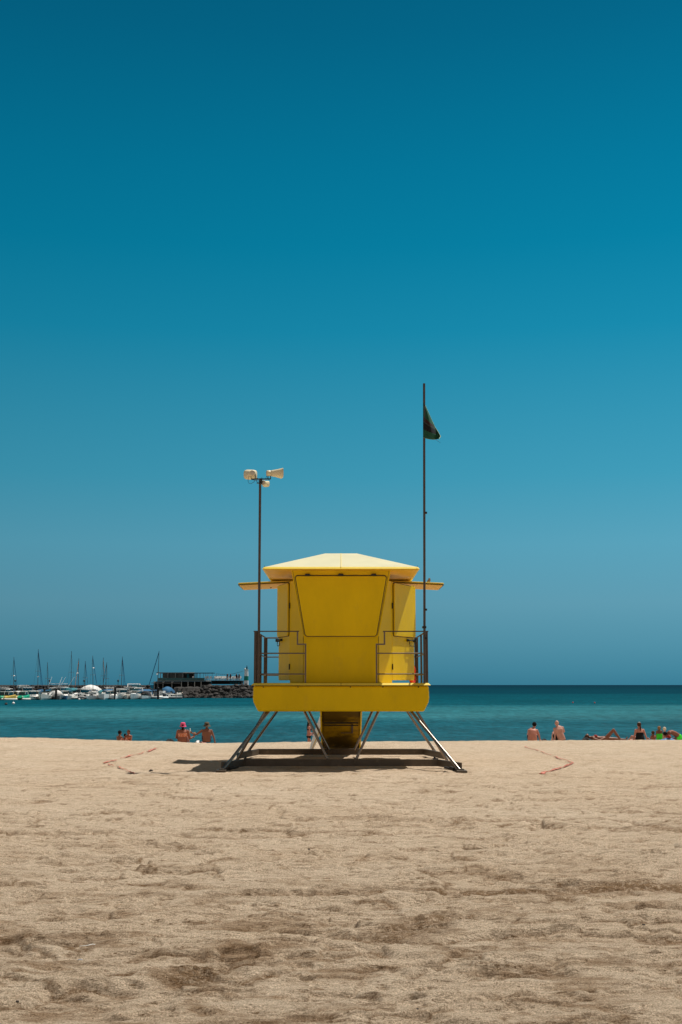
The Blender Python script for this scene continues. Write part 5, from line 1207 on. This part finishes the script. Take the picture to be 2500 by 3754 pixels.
def sail(px, wl, top, hd, Lh, stays, label, hm='white', boomc='canvas_blue', radar=None, tx=None):
    Y = 303 + (px % 5) * .8; p = at(px, 2550, Y); p.z = SEA; zt = at(px, top, Y).z - SEA; xt = (at(tx, top, Y).x - p.x) if tx else 0
    o = empty('sailboat', p, label, 'sailboat', 'sailing boats in the marina'); ORG[o.name] = Vector((0, 0, 0)); rot = Matrix.Rotation(R(hd), 3, 'Z')
    def rotm(mb): mb.v = [tuple(rot @ Vector(v)) for v in mb.v]; return mb
    rotm(hull_mb(Lh, Lh * .3, .85)).build('hull', M[hm], o)
    mb = MB(); w = Lh * .1; mb.hexa([(-w, -Lh * .2, .85), (w, -Lh * .2, .85), (w * .7, Lh * .2, .9), (-w * .7, Lh * .2, .9), (-w * .9, -Lh * .2, 1.3), (w * .9, -Lh * .2, 1.3), (w * .6, Lh * .14, 1.15), (-w * .6, Lh * .14, 1.15)]); cb = rotm(mb).build('cabin', M['offwhite'], o)
    mb = MB(); mb.box(-w * 1.0, -w * .93, -Lh * .15, Lh * .08, 1.0, 1.15); mb.box(w * .93, w * 1.0, -Lh * .15, Lh * .08, 1.0, 1.15); rotm(mb).build('window', M['glass'], cb)
    mb = MB(); mb.tube((0, 0, .8), (xt, 0, zt), .075, .055, n=8); mb.build('mast', M['mast'], o)
    mb = MB(); mb.capsule(rot @ Vector((0, -.1, 1.9)), rot @ Vector((0, -Lh * .38, 1.85)), .17, .13, 8); mb.build('boom', M[boomc], o)
    mb = MB(); k_ = .55; a = Vector((xt * k_, 0, zt * k_)); sp = rot @ Vector((.7, 0, 0)); mb.tube(a - sp, a + sp, .03, n=5); mb.build('spreader', M['mast'], o)
    for (sx_, sy_, rr_, m) in stays:
        e = at(sx_, sy_, Y) - p; mb = MB(); mb.tube((xt * .97, 0, zt * .97), e, rr_, n=6); mb.build('stay', M[m], o)
    for s in (-1, 1):
        mb = MB(); e = rot @ Vector((s * Lh * .14, -.2, .8)); mb.tube((xt, 0, zt * .95), e, .016, n=4); mb.build('shroud', M['mast'], o)
    if radar: e = at(radar[0], radar[1], Y) - p; mb = MB(); mb.lathe((e.x, -.2, e.z), [(.2, 0), (.25, .06), (.2, .2), (.05, .24)], n=10); mb.build('radar', M['white'], o)
sail(49, 2543, 2409, 20, 8, [(63, 2515, .06, 'canvas_blue')], 'leftmost sailboat with a single dark furled stay', radar=(52, 2479), tx=51)
sail(138, 2546, 2380, 30, 10, [(151, 2515, .05, 'canvas_blue'), (156, 2514, .07, 'canvas_blue')], 'sailboat with the tallest mast of the left half and two slanting blue stays', radar=(141, 2482), tx=140.3)
sail(176, 2541, 2428, -20, 7, [], 'sailboat with a thin short mast behind the sport fishing boat', tx=174)
sail(260, 2541, 2387, 5, 9, [], 'sailboat with one tall straight mast and no furled sail', 'grey', tx=262)
sail(285, 2542, 2414, -60, 8, [(274, 2522, .05, 'orange')], 'sailboat whose mast stay slants down to the left near the big white canopy boat', 'white', 'canvas_teal', radar=(284, 2469), tx=289)
sail(311, 2544, 2423, 40, 7.5, [(321, 2505, .06, 'canvas_blue')], 'sailboat with a short mast behind the big white canopy boat', tx=312.5)
sail(341, 2543, 2404, 30, 8.5, [(354, 2505, .06, 'canvas_blue')], 'sailboat with mast rising from the big white canopy boat', tx=339.8, radar=(343, 2450))
sail(378, 2543, 2411, 10, 8, [(383, 2470, .03, 'orange')], 'sailboat with thick brown mast over the blue covered dinghy', 'grey', 'canvas_teal', tx=378.6)
sail(386, 2546, 2428, 10, 7, [(379, 2500, .06, 'canvas_blue')], 'sailboat with leaning blue stay right of the thick brown mast', 'offwhite', 'canvas_teal', tx=391.5)
sail(444, 2543, 2407, 25, 9, [(453, 2512, .04, 'canvas_blue'), (459, 2512, .07, 'canvas_blue')], 'sailboat with a twin stay mast midway along the marina', tx=448.6)
sail(577, 2543, 2386, -80, 10, [(546, 2512, .09, 'canvas_blue')], 'rightmost sailboat with a thick blue furled sail slanting down left', 'offwhite', radar=(576, 2473), tx=583)
# back row
motorboat(8, 2545, 206, 6.5, 'cabin', 'white cabin boat at the far left edge of the back row')
motorboat(38, 2549, 176, 5.5, 'open', 'small open white boat with pale deck left of the first mast', 'offwhite')
motorboat(84, 2546, 198, 7, 'cabin', 'white flat topped boat between the first two tall masts')
motorboat(108, 2550, 6, 5.5, 'canopy', 'low white boat with dark cover under the second mast', 'white', 'canvas_dark')
motorboat(196, 2549, 202, 8.5, 'fisher', 'large white sport fishing boat with tall outriggers')
motorboat(226, 2548, 172, 7.5, 'fisher', 'second white sport fishing boat with slanting white outriggers')
motorboat(250, 2549, 160, 6, 'canopy', 'white boat with a teal cover right of the sport fishing boats', 'white', 'canvas_teal')
motorboat(330, 2553, 180, 9.5, 'tent', 'big boat under a large white sloping canopy', 'white', 'white_c')
motorboat(402, 2545, 204, 6, 'cabin', 'white boat with flat roof in the back row right of the canopy boat')
motorboat(450, 2546, 180, 6, 'open', 'small white open boat behind the twin stay mast', 'offwhite')
motorboat(496, 2552, 202, 8.5, 'cruiser', 'white motor cruiser with a slanted radar arch')
# front row
pedal(8, 2566, 170, 'pgreen', 'green car shaped pedal boat at the far left edge')
pedal(29, 2566, 150, 'pyellow', 'yellow car shaped pedal boat left of the white roofed one')
pedal(52, 2565, 185, 'pyellow', 'yellow and white pedal boat between the yellow and the second green one')
pedal(84, 2565, 170, 'pgreen', 'second green car shaped pedal boat beside the white cabin boat')
motorboat(112, 2564, 154, 6.5, 'cabin', 'tall white cabin boat right of the green pedal boat', 'white', B=3.0)
motorboat(134, 2563, 188, 6, 'cabin', 'white cabin boat with dark windows in front of the tallest mast', 'offwhite')
motorboat(163, 2564, 181, 7, 'open', 'pale open boat moored broadside between the mooring piles', 'offwhite')
motorboat(209, 2563, 203, 6.5, 'tent', 'boat wrapped in a white tarpaulin in the front row', 'grey', 'white_c')
motorboat(238, 2562, 196, 6, 'cabin', 'blue hulled cabin boat with a yellow patch in the front row', 'canvas_blue')
motorboat(263, 2562, 161, 5, 'open', 'small white boat crowded right of the blue hulled boat', 'white')
rib(277, 2562, 120, 4.2, 'pale inflatable dinghy right of the blue hulled boat', 'offwhite')
rib(300, 2562, 200, 4.2, 'grey inflatable dinghy in front of the big canopy boat')
motorboat(320, 2561, 170, 5, 'open', 'small white open boat in front of the big canopy boat', 'white')
motorboat(352, 2562, 154, 5.5, 'open', 'white open boat left of the blue covered dinghy', 'white')
motorboat(372, 2557, 174, 5.5, 'tent', 'dinghy under a low blue cover', 'white', 'canvas_teal')
motorboat(379, 2562, 193, 7.5, 'open', 'long low white boat broadside in front of the blue covered dinghy', 'white')
motorboat(407, 2561, 209, 6.5, 'cabin', 'square white cabin boat left of the dark mooring pile', 'white', B=3.0)
motorboat(446, 2560, 152, 7.5, 'cabin', 'large white cabin boat right of the dark mooring pile', 'white', B=3.0)
motorboat(468, 2560, 186, 6, 'open', 'low pale boat between the large cabin boat and the cruiser', 'offwhite')
motorboat(500, 2560, 170, 7.5, 'cruiser', 'nearer white motor cruiser with its bow turned right')
motorboat(531, 2560, 177, 6, 'canopy', 'white boat with a black canopy in the front row', 'white', 'canvas_dark')
rib(560, 2559, 100, 5, 'long grey inflatable boat right of the black canopy boat')
rib(590, 2560, 170, 4.6, 'white inflatable boat with an arch before the rightmost mast', 'white')
rib(622, 2559, 95, 6, 'rightmost grey inflatable boat beside the boat ramp')
motorboat(655, 2556, 205, 5, 'open', 'pale open boat nearest the boat ramp', 'offwhite')
motorboat(612, 2553, 174, 6, 'tent', 'boat under a blue cover in front of the quay', 'white', 'canvas_blue')

mid = [(22, 'cabin', 'offwhite', 'white cabin boat behind the yellow pedal boat'), (66, 'open', 'white', 'open white boat behind the gap between the pedal boats'), (96, 'cabin', 'white', 'white cabin boat just left of the tall one in the middle row'), (148, 'canopy', 'white', 'white boat with blue cover behind the cabin boat with dark windows'),
 (182, 'open', 'white', 'open white boat between the two left mooring piles'), (222, 'cabin', 'white', 'white cabin boat behind the white tarpaulin boat'), (270, 'open', 'grey', 'grey open boat in the middle row near the grey dinghy'), (306, 'cabin', 'offwhite', 'cream cabin boat in front of the big white canopy'),
 (345, 'open', 'white', 'white open boat right under the big white canopy'), (388, 'canopy', 'white', 'white boat with a blue cover left of the square cabin boat'), (432, 'cabin', 'white', 'white cabin boat tucked behind the dark pile'), (476, 'cabin', 'offwhite', 'cream cabin boat left of the motor cruisers'),
 (518, 'canopy', 'white', 'white boat with a blue cover behind the cruiser bow'), (548, 'open', 'offwhite', 'pale open boat behind the black canopy boat'), (596, 'open', 'grey', 'grey open boat behind the white inflatable with the arch')]
for i, (px, kd, hm_, lb_) in enumerate(mid): motorboat(px, 2555, (170, 205, 150, 190, 160)[i % 5], 6 + (i % 3) * .5, kd, lb_, hm_)
# pontoons and piles
for i, (a, b, Y, lab) in enumerate(((-60, 215, 283, 'left stretch of the dark floating pontoon behind the front row of boats'), (215, 640, 293, 'right stretch of the dark floating pontoon behind the front row of boats'), (-60, 560, 304, 'rear floating pontoon in front of the breakwater'))):
    mb = MB(); mb.box(xw(a, Y), xw(b, Y), Y, Y + 2, SEA - .3, SEA + .4)
    for k in range(12): x = xw(a, Y) + (xw(b, Y) - xw(a, Y)) * (k + .5) / 12; mb.box(x - .06, x + .06, Y + .1, Y + .22, SEA + .4, SEA + .8)
    o = mb.build('pontoon', M['dconcrete'], None, org=(xw(a, Y), Y, SEA)); tag(o, lab, 'pontoon')
pl = empty('mooring_pile', (0, 0, 0)); mb = MB(); mb.tube((0, 0, -1), (0, 0, 2.35), .2, n=10); mb.build('post', M['wood'], pl); mb = MB(); mb.lathe((0, 0, 2.35), [(.22, 0), (.22, .08), (.02, .22)], n=10); mb.build('cap', M['dark'], pl); first = True
for px, top, nm in ((163, 2523, 'dark mooring pile left of the sport fishing boat'), (206, 2523, 'dark mooring pile in front of the sport fishing boat'), (422, 2517, 'dark mooring pile between two square cabin boats'), (580, 2520, 'dark mooring pile at the foot of the rightmost mast')):
    c = pl if first else copy_tree(pl); first = False; Y = 274 if px < 300 else 282; q = at(px, top, Y); c.location = (q.x, Y, q.z - 2.5); c.scale = (1.25, 1.25, 1); tag(c, nm, 'mooring pile', 'mooring piles')
# buoys
for px, py, m, lab in ((49, 2581, 'white', 'pale buoy floating off the pedal boats'), (22, 2584, 'stone', 'dark buoy floating left of the pale one'), (2100, 2578, 'red', 'tiny red buoy far out on the right, left one'), (2180, 2579, 'red', 'tiny red buoy far out on the right, right one'), (290, 2566, 'white', 'white fender floating near the canopy boat')):
    p = onz(px, py, SEA); kk = .45 if m == 'red' else .9; mb = MB(); mb.ell((p.x, p.y, SEA + .12), (.28 * kk, .28 * kk, .25 * kk), n=12, m=8); mb.tube((p.x, p.y, SEA + .25 * kk), (p.x, p.y, SEA + .5 * kk), .05 * kk, n=8)
    o = mb.build('buoy', M[m], None, org=p); tag(o, lab, 'buoy')
